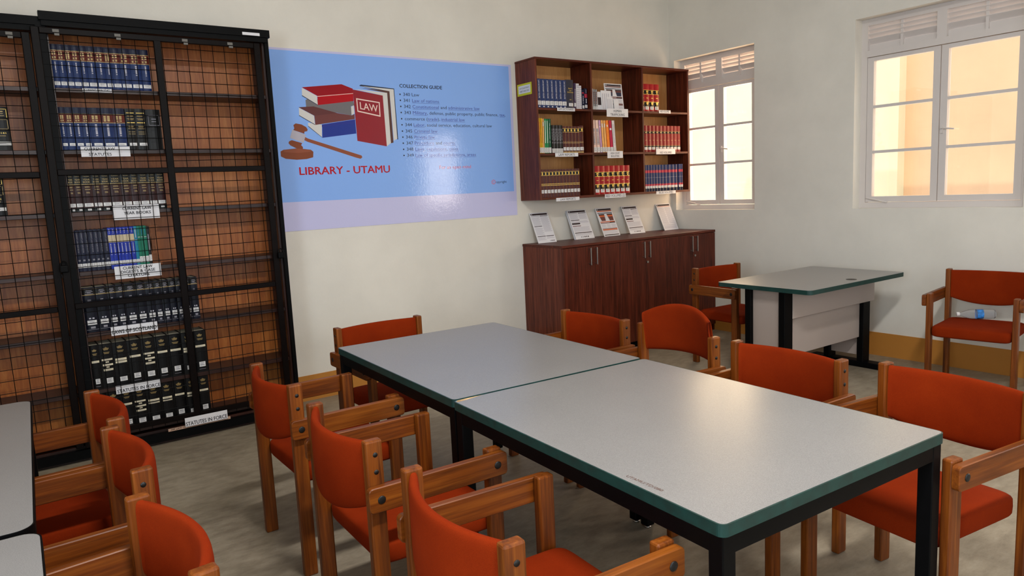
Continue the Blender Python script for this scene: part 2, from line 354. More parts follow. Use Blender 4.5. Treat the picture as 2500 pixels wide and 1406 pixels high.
# ---------------------------------------------------------------- poster
po = thing('poster', (-3.086, -0.003, 1.92), 0, 'large laminated blue poster of law books and a gavel on the back wall', 'poster')
OX, OZ = -3.086, 1.92
def pz(x, z, e=0.0): return (x - OX, -e, z - OZ)
s = MB(); s.quad(pz(-4.165, 1.278), pz(-2.02, 1.278), pz(-2.02, 2.575), pz(-4.165, 2.575), 0)
s.quad(pz(-4.150, 1.489, .0006), pz(-2.046, 1.489, .0006), pz(-2.046, 2.560, .0006), pz(-4.150, 2.560, .0006), 1)
for a, b in (((-4.165, 1.278), (-2.02, 1.278)), ((-2.02, 1.278), (-2.02, 2.575)), ((-2.02, 2.575), (-4.165, 2.575)), ((-4.165, 2.575), (-4.165, 1.278))):
    s.quad(pz(*a), pz(*b), pz(b[0], b[1], -.0025), pz(a[0], a[1], -.0025), 0)
s.build('sheet', [PP['sheet'], PP['panel']], po)
ILL = [
 ('navy',[(-3.45,2.339),(-3.435,2.347),(-3.158,2.329),(-3.152,1.939),(-3.16,1.937),(-3.2,2.3),(-3.441,2.335)]),
 ('white',[(-3.441,2.337),(-3.163,2.323),(-3.16,1.944),(-3.191,1.928),(-3.2,2.307)]),
 ('brown3',[(-3.449,2.324),(-3.2,2.307),(-3.195,1.914),(-3.221,1.908),(-3.221,2.293)]),
 ('blue',[(-3.779,2.044),(-3.504,2.087),(-3.504,2.058),(-3.769,2.025)]),
 ('blue2',[(-3.769,2.027),(-3.504,2.058),(-3.503,1.982),(-3.774,1.949)]),
 ('white',[(-3.875,2.057),(-3.77,2.044),(-3.777,1.955),(-3.873,2.034)]),
 ('navy',[(-3.873,2.034),(-3.777,1.955),(-3.774,1.949),(-3.875,2.030)]),
 ('grey',[(-3.878,2.219),(-3.86,2.228),(-3.507,2.223),(-3.501,2.188),(-3.529,2.185),(-3.53,2.116),(-3.645,2.133),(-3.878,2.17)]),
 ('white',[(-3.529,2.179),(-3.507,2.192),(-3.506,2.132),(-3.53,2.118)]),
 ('brown',[(-3.935,2.166),(-3.821,2.175),(-3.642,2.131),(-3.822,2.108)]),
 ('brown2',[(-3.822,2.108),(-3.642,2.131),(-3.53,2.116),(-3.505,2.128),(-3.506,2.089),(-3.82,2.042)]),
 ('white',[(-3.933,2.163),(-3.824,2.108),(-3.822,2.046),(-3.935,2.11)]),
 ('navy',[(-3.935,2.11),(-3.822,2.046),(-3.822,2.041),(-3.937,2.106)]),
 ('red',[(-3.898,2.308),(-3.592,2.343),(-3.505,2.314),(-3.504,2.283),(-3.787,2.251)]),
 ('red2',[(-3.787,2.251),(-3.504,2.284),(-3.505,2.223),(-3.788,2.185)]),
 ('cream',[(-3.787,2.249),(-3.504,2.281),(-3.504,2.277),(-3.787,2.245)]),
 ('white',[(-3.899,2.305),(-3.79,2.251),(-3.789,2.188),(-3.901,2.252)]),
 ('navy',[(-3.901,2.252),(-3.789,2.188),(-3.788,2.183),(-3.903,2.247)]),
 ('white',[(-3.495,2.312),(-3.221,2.294),(-3.218,1.91),(-3.255,1.885),(-3.26,2.272)]),
 ('law',[(-3.505,2.308),(-3.26,2.272),(-3.255,1.885),(-3.498,1.927)]),
 ('cream',[(-3.483,2.245),(-3.29,2.221),(-3.289,2.213),(-3.48,2.236)]),
 ('cream',[(-3.48,2.154),(-3.295,2.12),(-3.291,2.11),(-3.48,2.145)]),
 ('cream',[(-3.483,2.245),(-3.475,2.243),(-3.473,2.145),(-3.48,2.145)]),
 ('cream',[(-3.298,2.221),(-3.29,2.221),(-3.291,2.11),(-3.299,2.113)]),
 ('wood',[(-4.005,1.932),(-3.931,1.911),(-3.939,1.896),(-3.927,1.882),(-3.929,1.869),(-3.978,1.874),(-4.019,1.895),(-4.031,1.911),(-4.025,1.924)]),
 ('wood2',[(-3.906,1.955),(-3.885,1.944),(-3.474,1.817),(-3.468,1.803),(-3.483,1.792),(-3.518,1.801),(-3.891,1.921),(-3.912,1.932)]),
 ('wood',[(-3.984,2.039),(-3.966,2.051),(-3.924,2.044),(-3.891,2.026),(-3.881,2.009),(-3.885,1.997),(-3.907,1.992),(-3.908,1.978),(-3.988,2.004),(-3.979,2.015)]),
 ('silver',[(-3.995,2.007),(-3.898,1.97),(-3.92,1.912),(-4.017,1.948)]),
 ('wood',[(-4.094,1.852),(-4.072,1.864),(-3.965,1.874),(-3.87,1.863),(-3.852,1.848),(-3.857,1.808),(-3.907,1.796),(-3.981,1.792),(-4.061,1.8),(-4.094,1.817)]),
 ('wood2',[(-4.077,1.86),(-3.965,1.872),(-3.87,1.86),(-3.867,1.85),(-3.968,1.84),(-4.066,1.847)]),
]
ik = sorted({k for k, _ in ILL}); il = MB()
for n, (k, pts) in enumerate(ILL):
    q = pts if sum(pts[i][0] * pts[(i + 1) % len(pts)][1] - pts[(i + 1) % len(pts)][0] * pts[i][1] for i in range(len(pts))) > 0 else pts[::-1]
    il.poly([pz(x, z, 0.0009 + 0.00003 * n) for x, z in q], ik.index(k))
ci = ik.index('cream'); il.text('LAW', pz(-3.455, 2.165, .0022), (1, 0, -0.14), (-0.03, 0, 1), 0.052, 0.146, ci, 'L', 0.004)
il.build('illustration', [PP[k] for k in ik], po)
lt = MB(); U, V = (1, 0, 0), (0, 0, 1)
def pt(s_, x, z, h, wd=None, m=0, bold=0.0): lt.text(s_, pz(x, z, .0011), U, V, h, wd, m, 'L', bold)
pt('LIBRARY - UTAMU', -3.968, 1.683, 0.054, 0.725, 2, 0.022)
pt('COLLECTION GUIDE', -3.110, 2.340, 0.026, 0.385, 0, 0.022)
lines = [(2.276, [('340 Law', 0)]), (2.230, [('341 ', 0), ('Law of nations', 1)]), (2.183, [('342 ', 0), ('Constitutional', 1), (' and ', 0), ('administrative law', 1)]),
 (2.136, [('343 ', 0), ('Military', 1), (', defense, public property, public finance, ', 0), ('tax', 1), (',', 0)]), (2.088, [('commerce (', 0), ('trade', 1), ('), ', 0), ('industrial law', 1)]),
 (2.041, [('344 ', 0), ('Labor', 1), (', social service, education, cultural law', 0)]), (1.992, [('345 ', 0), ('Criminal law', 1)]), (1.945, [('346 ', 0), ('Private law', 1)]),
 (1.898, [('347 ', 0), ('Procedure', 1), (' and ', 0), ('courts', 1)]), (1.850, [('348 ', 0), ('Laws', 1), (', ', 0), ('regulations', 1), (', ', 0), ('cases', 1)]), (1.802, [('349 ', 0), ('Law of specific jurisdictions, areas', 1)])]
HT = 0.0245; SX = 0.0425
def adv(s_):                                                        # width of a run, trailing spaces included
    v, f, a, b = text_geo('i' + s_ + 'i', 0.0); v2, f2, a2, b2 = text_geo('ii', 0.0); return (b - a) - (b2 - a2)
for z, runs in lines:
    x = -3.082; lt.poly([pz(-3.110 + 0.0062 * math.cos(t * math.pi / 5), z + 0.011 + 0.0062 * math.sin(t * math.pi / 5), .0011) for t in range(10)], 0)
    for s_, m in runs:
        wd = adv(s_) * SX
        if s_.strip():
            lead = adv(s_[:len(s_) - len(s_.lstrip())]) * SX if s_ != s_.lstrip() else 0
            v, f, a, b = text_geo(s_.strip(), 0.0); lt.text(s_.strip(), pz(x + lead, z, .0011), U, V, HT, (b - a) * SX, m)
            if m == 1: lt.quad(pz(x, z - .0075, .0011), pz(x + wd, z - .0075, .0011), pz(x + wd, z - .0055, .0011), pz(x, z - .0055, .0011), 1)
        x += wd
pt('For an open mind', -2.792, 1.700, 0.027, 0.306, 3)
pt('©', -2.285, 1.556, 0.038, 0.045, 3); pt('opyright', -2.238, 1.566, 0.02, 0.115, 0)
lt.build('lettering', [PP['ink'], PP['link'], PP['title'], PP['motto']], po)

# ---------------------------------------------------------------- books
_BK = {}
def book(x0, x1, y, z, h, d, spec, label, group, lean=0.0, name='law_book'):
    """a hardback standing upright, its spine towards -Y: cover with banded spine, page block, lettering, call-number sticker"""
    wd = round(x1 - x0 - 0.0012, 4); key = (wd, h, d, spec)
    r = thing(name, (x0 + 0.0006, y, z), 0, label, 'book', group)
    if lean: r.rotation_euler = (0, lean, 0)
    if key in _BK:
        for nm, me in _BK[key]: put(nm, me, r)
        return r
    S = SPEC[spec]; mats = []; parts = []
    def mi(m):
        if m not in mats: mats.append(m)
        return mats.index(m)
    c = MB(); rd = S.get('round', 0.10) * wd; n = 6; t = min(0.0025, wd * 0.12); bands = S['bands']
    def yy(u): return -rd * (1 - (2 * u - 1) ** 2) if rd else 0.0
    for (f0, f1, m) in bands:
        k = mi(m)
        for i in range(n):
            u0, u1 = i / n, (i + 1) / n
            c.quad((wd * u0, yy(u0), h * f0), (wd * u1, yy(u1), h * f0), (wd * u1, yy(u1), h * f1), (wd * u0, yy(u0), h * f1), k)
    k = mi(S['board'])
    for i in range(n):                                              # closed head and tail of the spine
        u0, u1 = i / n, (i + 1) / n
        c.quad((wd * u0, yy(u0), h), (wd * u1, yy(u1), h), (wd * u1, 0.004, h), (wd * u0, 0.004, h), k)
        c.quad((wd * u1, yy(u1), 0), (wd * u0, yy(u0), 0), (wd * u0, 0.004, 0), (wd * u1, 0.004, 0), k)
    c.box(0, t, 0.0, d, 0, h, k); c.box(wd - t, wd, 0.0, d, 0, h, k); c.quad((t, 0.004, 0), (wd - t, 0.004, 0), (wd - t, 0.004, h), (t, 0.004, h), k)
    parts.append(('cover', c.mesh('cover', mats)))
    parts.append(('page_block', MB().box(t, wd - t, 0.0045, d - 0.004, 0.004, h - 0.004).mesh('page_block', PAGES)))
    e = -rd - 0.0006
    if S.get('marks'):
        L = MB(); mm = []
        for it in S['marks']:
            if it[-1] not in mm: mm.append(it[-1])
            k = mm.index(it[-1])
            if it[0] == 'bar':
                _, a, b, p, q, _m = it; L.quad((wd * a, e, h * p), (wd * b, e, h * p), (wd * b, e, h * q), (wd * a, e, h * q), k)
            elif it[0] == 'dash':                                   # a column of print seen from afar
                _, a, b, p, q, nn, _m = it
                for i in range(nn):
                    g = (q - p) / nn; ph = p + g * i; rr = 0.55 + 0.4 * ((i * 7919 + int(wd * 1e5)) % 10) / 10
                    L.quad((wd * a, e, h * ph), (wd * b, e, h * ph), (wd * b, e, h * (ph + g * rr)), (wd * a, e, h * (ph + g * rr)), k)
            elif it[0] == 'txt':
                _, s_, p, hh, ww, _m = it; L.text(s_, (wd / 2, e, h * p), (1, 0, 0), (0, 0, 1), hh, min(ww, 1.0) * wd, k, 'C', 0.01)
            elif it[0] == 'vtxt':
                _, s_, u, p, q, hh, _m = it; L.text(s_, (wd * u, e, h * q), (0, 0, -1), (1, 0, 0), hh * wd, (q - p) * h, k, 'L', 0.0)
            elif it[0] == 'crown':
                _, p, _m = it; s3 = min(wd * 0.24, 0.016); cx = wd / 2; zb = h * p
                L.quad((cx - s3 * .7, e, zb), (cx + s3 * .7, e, zb), (cx + s3 * .8, e, zb + s3 * .28), (cx - s3 * .8, e, zb + s3 * .28), k)
                for dx, hh in ((-0.75, 0.75), (-0.3, 0.95), (0.3, 0.95), (0.75, 0.75)):
                    L.poly([(cx + s3 * (dx - .22), e, zb + s3 * .4), (cx + s3 * (dx + .22), e, zb + s3 * .4), (cx + s3 * (dx * 1.1 + .12), e, zb + s3 * hh), (cx + s3 * (dx * 1.1 - .12), e, zb + s3 * hh)], k)
                L.quad((cx - s3 * .1, e, zb + s3 * .4), (cx + s3 * .1, e, zb + s3 * .4), (cx + s3 * .1, e, zb + s3 * 1.2), (cx - s3 * .1, e, zb + s3 * 1.2), k)
        parts.append(('spine_lettering', L.mesh('spine_lettering', mm)))
    for (a, b, p, q, m) in S.get('stick', ()):
        L = MB(); n2 = 4; e2 = 0.0009
        for i in range(n2):
            u0, u1 = a + (b - a) * i / n2, a + (b - a) * (i + 1) / n2
            L.quad((wd * u0, yy(u0) - e2, h * p), (wd * u1, yy(u1) - e2, h * p), (wd * u1, yy(u1) - e2, h * q), (wd * u0, yy(u0) - e2, h * q), 0)
        um = (a + b) / 2
        for i in range(2 if q - p < 0.08 else 3):
            zz = p + (q - p) * (0.25 + 0.24 * i); a2, b2 = a + (b - a) * 0.2, b - (b - a) * (0.2 + 0.12 * (i % 2))
            L.quad((wd * a2, -rd - e2 - .0004, h * zz), (wd * b2, -rd - e2 - .0004, h * zz), (wd * b2, -rd - e2 - .0004, h * (zz + (q - p) * .1)), (wd * a2, -rd - e2 - .0004, h * (zz + (q - p) * .1)), 1)
        parts.append(('spine_label', L.mesh('spine_label', [m, GREYINK])))
    _BK[key] = parts
    for nm, me in parts: put(nm, me, r)
    return r
K = CV
SPEC = {
 'clstat': dict(board=K['blue'], bands=[(0, .64, K['blue']), (.64, .655, GOLD), (.655, .855, K['redp']), (.855, .87, GOLD), (.87, 1, K['navy'])],
    marks=[('dash', .16, .34, .675, .835, 2, GOLD), ('dash', .5, .72, .68, .84, 2, GOLD), ('dash', .42, .58, .36, .61, 6, LGREY)], stick=[(.06, .94, .07, .155, STICK)]),
 'clstat2': dict(board=K['blue'], bands=[(0, .64, K['blue']), (.64, .655, GOLD), (.655, .84, K['redp']), (.84, .855, GOLD), (.855, 1, K['navy'])],
    marks=[('dash', .2, .4, .675, .82, 3, GOLD), ('dash', .5, .72, .68, .82, 3, GOLD), ('dash', .4, .58, .33, .62, 7, LGREY)], stick=[(.15, .9, .10, .165, STICK)]),
 'goldblack': dict(board=K['black'], bands=[(0, 1, K['black'])], marks=[('bar', .1, .9, .885, .9, GOLDB), ('bar', .15, .8, .81, .825, GOLD), ('bar', .12, .85, .75, .76, GOLD), ('bar', .2, .8, .725, .735, GOLD), ('bar', .1, .9, .65, .667, GOLDB),
    ('bar', .2, .75, .57, .58, GOLD), ('bar', .22, .7, .545, .555, GOLD), ('bar', .15, .85, .51, .52, GOLD), ('bar', .15, .85, .43, .44, GOLD), ('bar', .15, .85, .38, .39, GOLD)], stick=[(.15, .9, .1, .17, STICK)]),
 'wideblack': dict(board=K['black'], bands=[(0, 1, K['black'])], marks=[('bar', .15, .9, .845, .855, GREYINK), ('bar', .15, .9, .6, .61, GREYINK), ('bar', .15, .17, .6, .855, GREYINK), ('bar', .88, .9, .6, .855, GREYINK), ('bar', .35, .7, .75, .77, GREYINK), ('bar', .35, .7, .69, .705, GREYINK)]),
 'year': dict(board=K['maroon'], bands=[(0, .1, K['green_black']), (.1, .70, K['maroon']), (.70, .715, GOLD), (.715, 1, K['green_black'])],
    marks=[('txt', 'Current', .90, .007, .62, GOLD), ('txt', 'YEAR', .81, .010, .7, GOLD), ('txt', 'BOOK', .745, .010, .7, GOLD), ('txt', '2002', .62, .009, .5, GOLD), ('bar', .25, .8, .565, .58, GOLD), ('bar', .35, .7, .50, .51, GOLD), ('bar', .35, .72, .475, .485, GOLD)], stick=[(.06, .94, .13, .22, STICK), (.3, .7, .03, .08, STICK)]),
 'digest': dict(board=K['dnavy'], bands=[(0, 1, K['navy'])], marks=[('vtxt', 'CURRENT LAW YEAR BOOK', .36, .45, .95, .3, GREYINK), ('bar', .3, .42, .25, .29, LGREY), ('bar', .55, .67, .25, .29, LGREY)], stick=[(.03, .97, .09, .19, STICK)]),
 'tanblue': dict(board=K['royal'], bands=[(0, .64, K['royal']), (.64, .82, K['tan']), (.82, 1, K['royal'])], marks=[('dash', .4, .6, .86, .97, 3, LGREY), ('dash', .38, .62, .34, .62, 7, LGREY)], stick=[(.02, .98, .1, .19, STICK)]),
 'teal': dict(board=K['teal'], bands=[(0, 1, K['teal'])], marks=[('bar', .1, .9, .66, .675, LGREY), ('bar', .35, .6, .72, .95, LGREY)], stick=[(.02, .98, .1, .19, STICK)]),
 'greenb': dict(board=K['green'], bands=[(0, 1, K['green'])], marks=[('bar', .1, .9, .72, .735, LGREY), ('bar', .35, .6, .78, .95, K['teal'])], stick=[(.02, .98, .1, .25, STICK)]),
 'blackthin': dict(board=K['black'], bands=[(0, 1, K['black'])], marks=[('bar', .3, .6, .4, .8, GREYINK)], stick=[(.05, .95, .12, .28, STICK)]),
 'scot': dict(board=K['dnavy'], bands=[(0, .83, K['dnavy']), (.83, .845, GOLD), (.845, .955, K['black']), (.955, .968, GOLD), (.968, 1, K['dnavy'])],
    marks=[('bar', .3, .75, .93, .94, GREYINK), ('bar', .25, .8, .90, .91, GREYINK), ('bar', .38, .66, .88, .89, GREYINK), ('bar', .2, .82, .855, .865, GREYINK), ('bar', .35, .6, .70, .73, GREYINK), ('bar', .3, .45, .30, .33, LGREY), ('bar', .55, .7, .30, .33, LGREY), ('bar', .05, .95, .06, .066, GREYINK), ('dash', .35, .7, .09, .13, 2, LGREY)], stick=[(.15, .85, .17, .27, STICK)]),
 'statute': dict(board=K['black'], bands=[(0, 1, K['black'])], marks=[('crown', .86, GOLD), ('bar', .28, .75, .80, .812, GOLD), ('bar', .34, .7, .775, .787, GOLD), ('bar', .25, .75, .06, .067, GREYINK)], stick=[(.12, .9, .60, .65, CREAMST), (.28, .76, .12, .24, STICK)]),
 'statute3': dict(board=K['black'], bands=[(0, 1, K['black'])], marks=[('crown', .86, GOLD), ('bar', .28, .75, .80, .812, GOLD), ('bar', .34, .7, .775, .787, GOLD)], stick=[(.1, .92, .62, .66, CREAMST), (.38, .62, .57, .60, CREAMST), (.14, .92, .50, .54, CREAMST), (.4, .62, .455, .485, CREAMST), (.16, .9, .385, .43, CREAMST), (.26, .8, .10, .22, STICK)]),
 'statute2': dict(board=K['black'], bands=[(0, 1, K['black'])], marks=[('crown', .86, GOLD), ('bar', .28, .75, .80, .812, GOLD), ('bar', .34, .7, .775, .787, GOLD)], stick=[(.1, .9, .58, .63, CREAMST), (.1, .9, .52, .565, CREAMST), (.26, .8, .10, .2, STICK)]),
 'oldgold': dict(board=K['black'], bands=[(0, 1, K['black'])], marks=[('bar', .12, .9, .94, .948, GOLDB), ('bar', .12, .9, .74, .748, GOLDB), ('bar', .12, .15, .74, .948, GOLDB), ('bar', .87, .9, .74, .948, GOLDB), ('bar', .12, .9, .70, .708, GOLD), ('bar', .12, .9, .49, .498, GOLD), ('bar', .12, .15, .49, .708, GOLD), ('bar', .87, .9, .49, .708, GOLD), ('bar', .3, .7, .88, .9, GOLD), ('bar', .3, .7, .84, .85, GOLD), ('bar', .3, .75, .79, .8, GOLD), ('txt', '7141', .38, .009, .45, GOLDB), ('bar', .3, .7, .33, .34, GOLD)], stick=[(.05, .95, .12, .2, STICK)]),
 'dict': dict(board=K['dictblue'], bands=[(0, 1, K['dictblue'])], marks=[('vtxt', 'LAW DICTIONARY VOLUME', .36, .34, .95, .3, WHITE), ('bar', .35, .65, .035, .075, WHITE)], stick=[(.04, .96, .11, .25, STICK)]),
 'blackdict': dict(board=K['slate'], bands=[(0, 1, K['slate'])], marks=[('txt', "Black's", .68, .010, .55, GOLDB), ('txt', 'Law', .61, .010, .3, GOLDB), ('txt', 'Dictionary', .55, .010, .85, GOLDB), ('bar', .35, .6, .3, .33, GOLD)], stick=[(.25, .85, .09, .2, STICK)]),
 'purple': dict(board=K['purple'], bands=[(0, 1, K['purple'])], marks=[('dash', .35, .65, .3, .8, 8, LGREY)], stick=[(.05, .95, .1, .24, STICK)]),
 'whitespine': dict(board=K['white'], bands=[(0, 1, K['white'])], marks=[('dash', .1, .9, .05, .97, 12, LGREY)]),
 'smallnavy': dict(board=K['navy'], bands=[(0, .8, K['navy']), (.8, .87, K['crimson']), (.87, 1, K['navy'])], marks=[('dash', .3, .6, .3, .7, 4, LGREY)], stick=[(.05, .95, .05, .2, STICK)]),
 'flagnavy': dict(board=K['navy'], bands=[(0, .56, K['navy']), (.56, .74, K['crimson']), (.74, 1, K['navy'])], marks=[('dash', .4, .62, .3, .52, 2, WHITE), ('dash', .4, .6, .78, .95, 3, GREYINK)], stick=[(.1, .9, .08, .22, STICK)]),
 'redgold': dict(board=K['red'], bands=[(0, .16, K['red']), (.16, .34, K['black']), (.34, .36, GOLDB), (.36, .62, K['red']), (.62, .635, GOLDB), (.635, .77, K['black']), (.77, .785, GOLDB), (.785, 1, K['red'])],
    marks=[('bar', .3, .7, .7, .755, GOLDB), ('bar', .38, .62, .645, .69, GOLDB), ('bar', .3, .7, .48, .5, GOLDB), ('bar', .3, .7, .27, .33, GOLDB), ('bar', .4, .6, .235, .265, GOLDB), ('bar', .3, .7, .17, .2, GOLD)], stick=[(.12, .82, .07, .19, STICK)]),
 'redband': dict(board=K['dred'], bands=[(0, .16, K['dred']), (.16, .24, K['black']), (.24, .25, GOLD), (.25, .70, K['dred']), (.70, .78, K['black']), (.78, .79, GOLD), (.79, 1, K['dred'])], marks=[('bar', .3, .7, .725, .755, GOLD), ('bar', .25, .75, .44, .45, GOLD)], stick=[(.1, .9, .09, .19, STICK)]),
 'maroongold': dict(board=K['brownred'], round=0.22, bands=[(0, .42, K['brownred']), (.42, .435, GOLDB), (.435, .47, K['brownred']), (.47, .485, GOLDB), (.485, .78, K['brownred']), (.78, .79, GOLDB), (.79, .90, K['black']), (.90, .91, GOLDB), (.91, 1, K['brownred'])], marks=[('bar', .35, .65, .80, .89, GOLDB)], stick=[(.08, .92, .15, .27, STICK)]),
 'brownlaw': dict(board=K['brownred'], round=0.16, bands=[(0, .06, GOLD), (.06, .37, K['brownred']), (.37, .39, GOLD), (.39, .42, K['brownred']), (.42, .43, GOLD), (.43, .78, K['brownred']), (.78, .79, GOLDB), (.79, .91, K['black']), (.91, .92, GOLDB), (.92, 1, K['brownred'])], marks=[('bar', .3, .7, .81, .89, GOLDB)], stick=[(.05, .95, .1, .22, STICK)]),
 'bluered': dict(board=K['bluevol'], round=0.22, bands=[(0, .17, K['navy']), (.17, .28, K['crimson']), (.28, .52, K['bluevol']), (.52, .525, LGREY), (.525, .70, K['bluevol']), (.70, .80, K['crimson']), (.80, 1, K['bluevol'])], stick=[(.06, .94, .12, .21, STICK)]),
}
def thin(name, c, *marks): SPEC[name] = dict(board=K[c], round=0.0, bands=[(0, 1, K[c])], marks=list(marks) or None, stick=[(.06, .94, .02, .17, STICK)])
thin('t_yellow', 'yellow', ('bar', .4, .6, .3, .9, ORG)); thin('t_lorange', 'lorange', ('bar', .3, .7, .78, .9, WHITE)); thin('t_grn', 'grn', ('bar', .3, .6, .3, .95, WHITE)); thin('t_dgrn', 'dgrn', ('dash', .4, .55, .3, .9, 5, LGREY))
thin('t_grey', 'grey', ('dash', .3, .6, .35, .9, 6, LGREY)); thin('t_black', 'black', ('dash', .3, .6, .35, .9, 5, GREYINK)); thin('t_pink', 'pink', ('dash', .2, .75, .25, .75, 14, GREYINK)); thin('t_lilac', 'lilac', ('bar', .3, .7, .78, .82, WHITE))
thin('t_orange', 'orange', ('bar', .35, .65, .8, .86, WHITE)); thin('t_magenta', 'magenta', ('bar', .2, .8, .7, .76, WHITE)); thin('t_white', 'white', ('bar', .3, .7, .3, .9, LGREY)); thin('t_lgrey', 'lgrey', ('dash', .3, .7, .3, .9, 6, BRNINK))

# ---------------------------------------------------------------- caged bookcases on the left of the back wall
SHZ = [2.205, 1.853, 1.492, 1.140, 0.770, 0.418, 0.135]             # tops of the shelves
def bookcase(name, xl, xr, label, ztop, door_y, dxl, dxr, door_z1, rails, mids, full):
    r = thing(name, ((xl + xr) / 2, 0, 0), 0, label, 'bookcase'); cx = (xl + xr) / 2; a, b = xl - cx, xr - cx
    MB().box(a, a + 0.03, -0.27, -0.01, 0.0, ztop).build('side_panel', STAIN[2], r)
    MB().box(b - 0.03, b, -0.27, -0.01, 0.0, ztop).build('side_panel', STAIN[2], r)
    MB().box(a + 0.03, b - 0.03, -0.02, -0.008, 0.02, ztop).build('back_panel', PINE, r)
    MB().box(a, b, -0.27, -0.008, ztop, ztop + 0.025).build('top_board', STAIN[0], r)
    MB().box(a + 0.03, b - 0.03, -0.262, -0.022, 0.0, 0.09).build('plinth', STAIN[0], r)
    for z in SHZ: MB().bbox(a + 0.031, b - 0.031, -0.268, -0.022, z - 0.026, z, 0.0025, 1).build('shelf', STAIN[0], r)
    h = MB(); h.box(a - 0.01, b + 0.012, door_y - 0.012, door_y + 0.03, ztop - 0.005, ztop + 0.042); h.box(a, b, door_y - 0.002, door_y + 0.03, ztop - 0.035, ztop - 0.005); h.build('sliding_rail', BLK, r)
    MB().box(a, b, -0.3, -0.268, 0.02, 0.075).build('bottom_track', BLK, r)
    # outer steel edge
    MB().box(b - 0.018, b + 0.006, -0.3, -0.268, 0.02, ztop).build('edge_angle', BLK, r); MB().box(a - 0.006, a + 0.018, -0.3, -0.268, 0.02, ztop).build('edge_angle', BLK, r)
    d = bpy.data.objects.new('mesh_door', None); C.objects.link(d); d.parent = r
    z0 = 0.085; p, q = dxl - cx, dxr - cx; y0, y1 = door_y, door_y + 0.022
    for x in (p, q - 0.04): MB().bbox(x, x + 0.04, y0, y1, z0, door_z1, 0.003, 1).build('stile', STEEL, d)
    for x in mids: MB().bbox(x - cx - 0.02, x - cx + 0.02, y0 - 0.001, y1 - 0.001, z0 + 0.03, door_z1 - 0.03, 0.003, 1).build('stile', STEEL, d)
    for z in rails: MB().bbox(p + 0.04, q - 0.04, y0 + 0.001, y1 - 0.001, z - 0.017, z + 0.017, 0.003, 1).build('rail', STEEL, d)
    g = MB(); ww = 0.0021; ym = (y0 + y1) / 2 + 0.006; nx = int((q - p - 0.08) / 0.0705); nz = int((door_z1 - z0 - 0.07) / 0.0665)
    wr = random.Random(3)
    for i in range(nx):
        x = p + 0.04 + (q - p - 0.08) * (i + 0.5) / nx; k = wr.uniform(-.003, .003)
        pts = [(x + wr.uniform(-.0015, .0015) + k * math.sin(j), z0 + 0.03 + (door_z1 - z0 - 0.06) * j / 8) for j in range(9)]
        for (xa, za), (xb, zb) in zip(pts, pts[1:]): g.tube((xa, ym, za), (xb, ym, zb), ww, 5, 0, None, False)
    for i in range(nz):
        z = z0 + 0.035 + (door_z1 - z0 - 0.07) * (i + 0.5) / nz
        pts = [(p + 0.03 + (q - p - 0.06) * j / 5, z + wr.uniform(-.002, .002)) for j in range(6)]
        for (xa, za), (xb, zb) in zip(pts, pts[1:]): g.tube((xa, ym - 0.0035, za), (xb, ym - 0.0035, zb), ww, 5, 0, None, False)
    g.build('wire_mesh', BLK, d)
    for x in full:
        m = MB(); m.box(x - cx - 0.016, x - cx + 0.016, door_y - 0.004, door_y + 0.006, ztop - 0.068, ztop - 0.052); m.box(x - cx - 0.008, x - cx + 0.016, door_y - 0.006, door_y + 0.006, ztop - 0.086, ztop - 0.074); m.build('roller_bracket', plain('dull_bracket', (112, 108, 102), 0.5, 0.3), d)
    return r, d, cx
bcR, drR, cxR = bookcase('bookcase', -5.475, -4.216, 'caged wooden bookcase next to the poster, its lower shelves full of dark law volumes', 2.572, -0.312, -5.53, -4.27, 2.53,
    [2.512, 1.723, 0.944, 0.155], [-4.888], [-5.41, -5.10, -4.73, -4.46])
bcL, drL, cxL = bookcase('bookcase', -6.74, -5.487, 'caged wooden bookcase cut off by the left picture edge, almost empty', 2.545, -0.286, -6.72, -5.535, 2.50,
    [2.483, 1.714, 0.935, 0.155], [-6.12], [-5.63, -6.0])
# locks hanging on the outer edges of the doors
for d, x, z in ((drR, -4.262 - cxR, 1.135), (drR, -5.52 - cxR, 1.17)):
    l = MB(); l.bbox(x - 0.022, x + 0.022, -0.345, -0.318, z - 0.02, z + 0.022, 0.006, 2)
    for k in range(8):
        t0, t1 = math.pi * k / 8, math.pi * (k + 1) / 8
        l.tube((x + 0.016 * math.cos(t0), -0.33, z + 0.02 + 0.026 * math.sin(t0)), (x + 0.016 * math.cos(t1), -0.33, z + 0.02 + 0.026 * math.sin(t1)), 0.004, 6)
    l.build('padlock', BLK, d)

def row(xs, y, z, hs, d, spec, text, group, lean=0.0, name='law_book', side='left'):
    n = len(xs) - 1
    for i in range(n):
        sp = spec[i % len(spec)] if isinstance(spec, (list, tuple)) else spec; h = hs[i % len(hs)] if isinstance(hs, (list, tuple)) else hs
        if isinstance(text, (list, tuple)): lab = text[i]
        else: lab = text % ORD[i] if n > 1 else text
        book(xs[i], xs[i + 1], y, z, h, d, sp, lab, group, lean, name)
def even(a, b, n): return [a + (b - a) * i / n for i in range(n + 1)]
BY = -0.246
row([-5.444, -5.411, -5.378, -5.342, -5.305, -5.268, -5.222, -5.176, -5.140, -5.096, -5.040, -4.982, -4.934], BY, SHZ[0], 0.246, 0.17, 'clstat', '%s blue law volume with red title panel from the left on the top caged shelf', 'blue statute volumes on the top caged shelf')
row([-5.444, -5.412, -5.372, -5.330, -5.290, -5.230, -5.166, -5.103], BY, SHZ[1], 0.246, 0.17, 'clstat2', '%s blue red-panelled statute volume from the left on the second caged shelf', 'blue statute volumes on the second caged shelf')
row([-5.100, -5.046, -4.990], BY, SHZ[1], 0.246, 0.17, 'goldblack', ['black gold-lined volume right beside the blue statutes on the second caged shelf', 'black gold-lined volume beside the wide framed black book on the second caged shelf'], 'black gold-lined volumes')
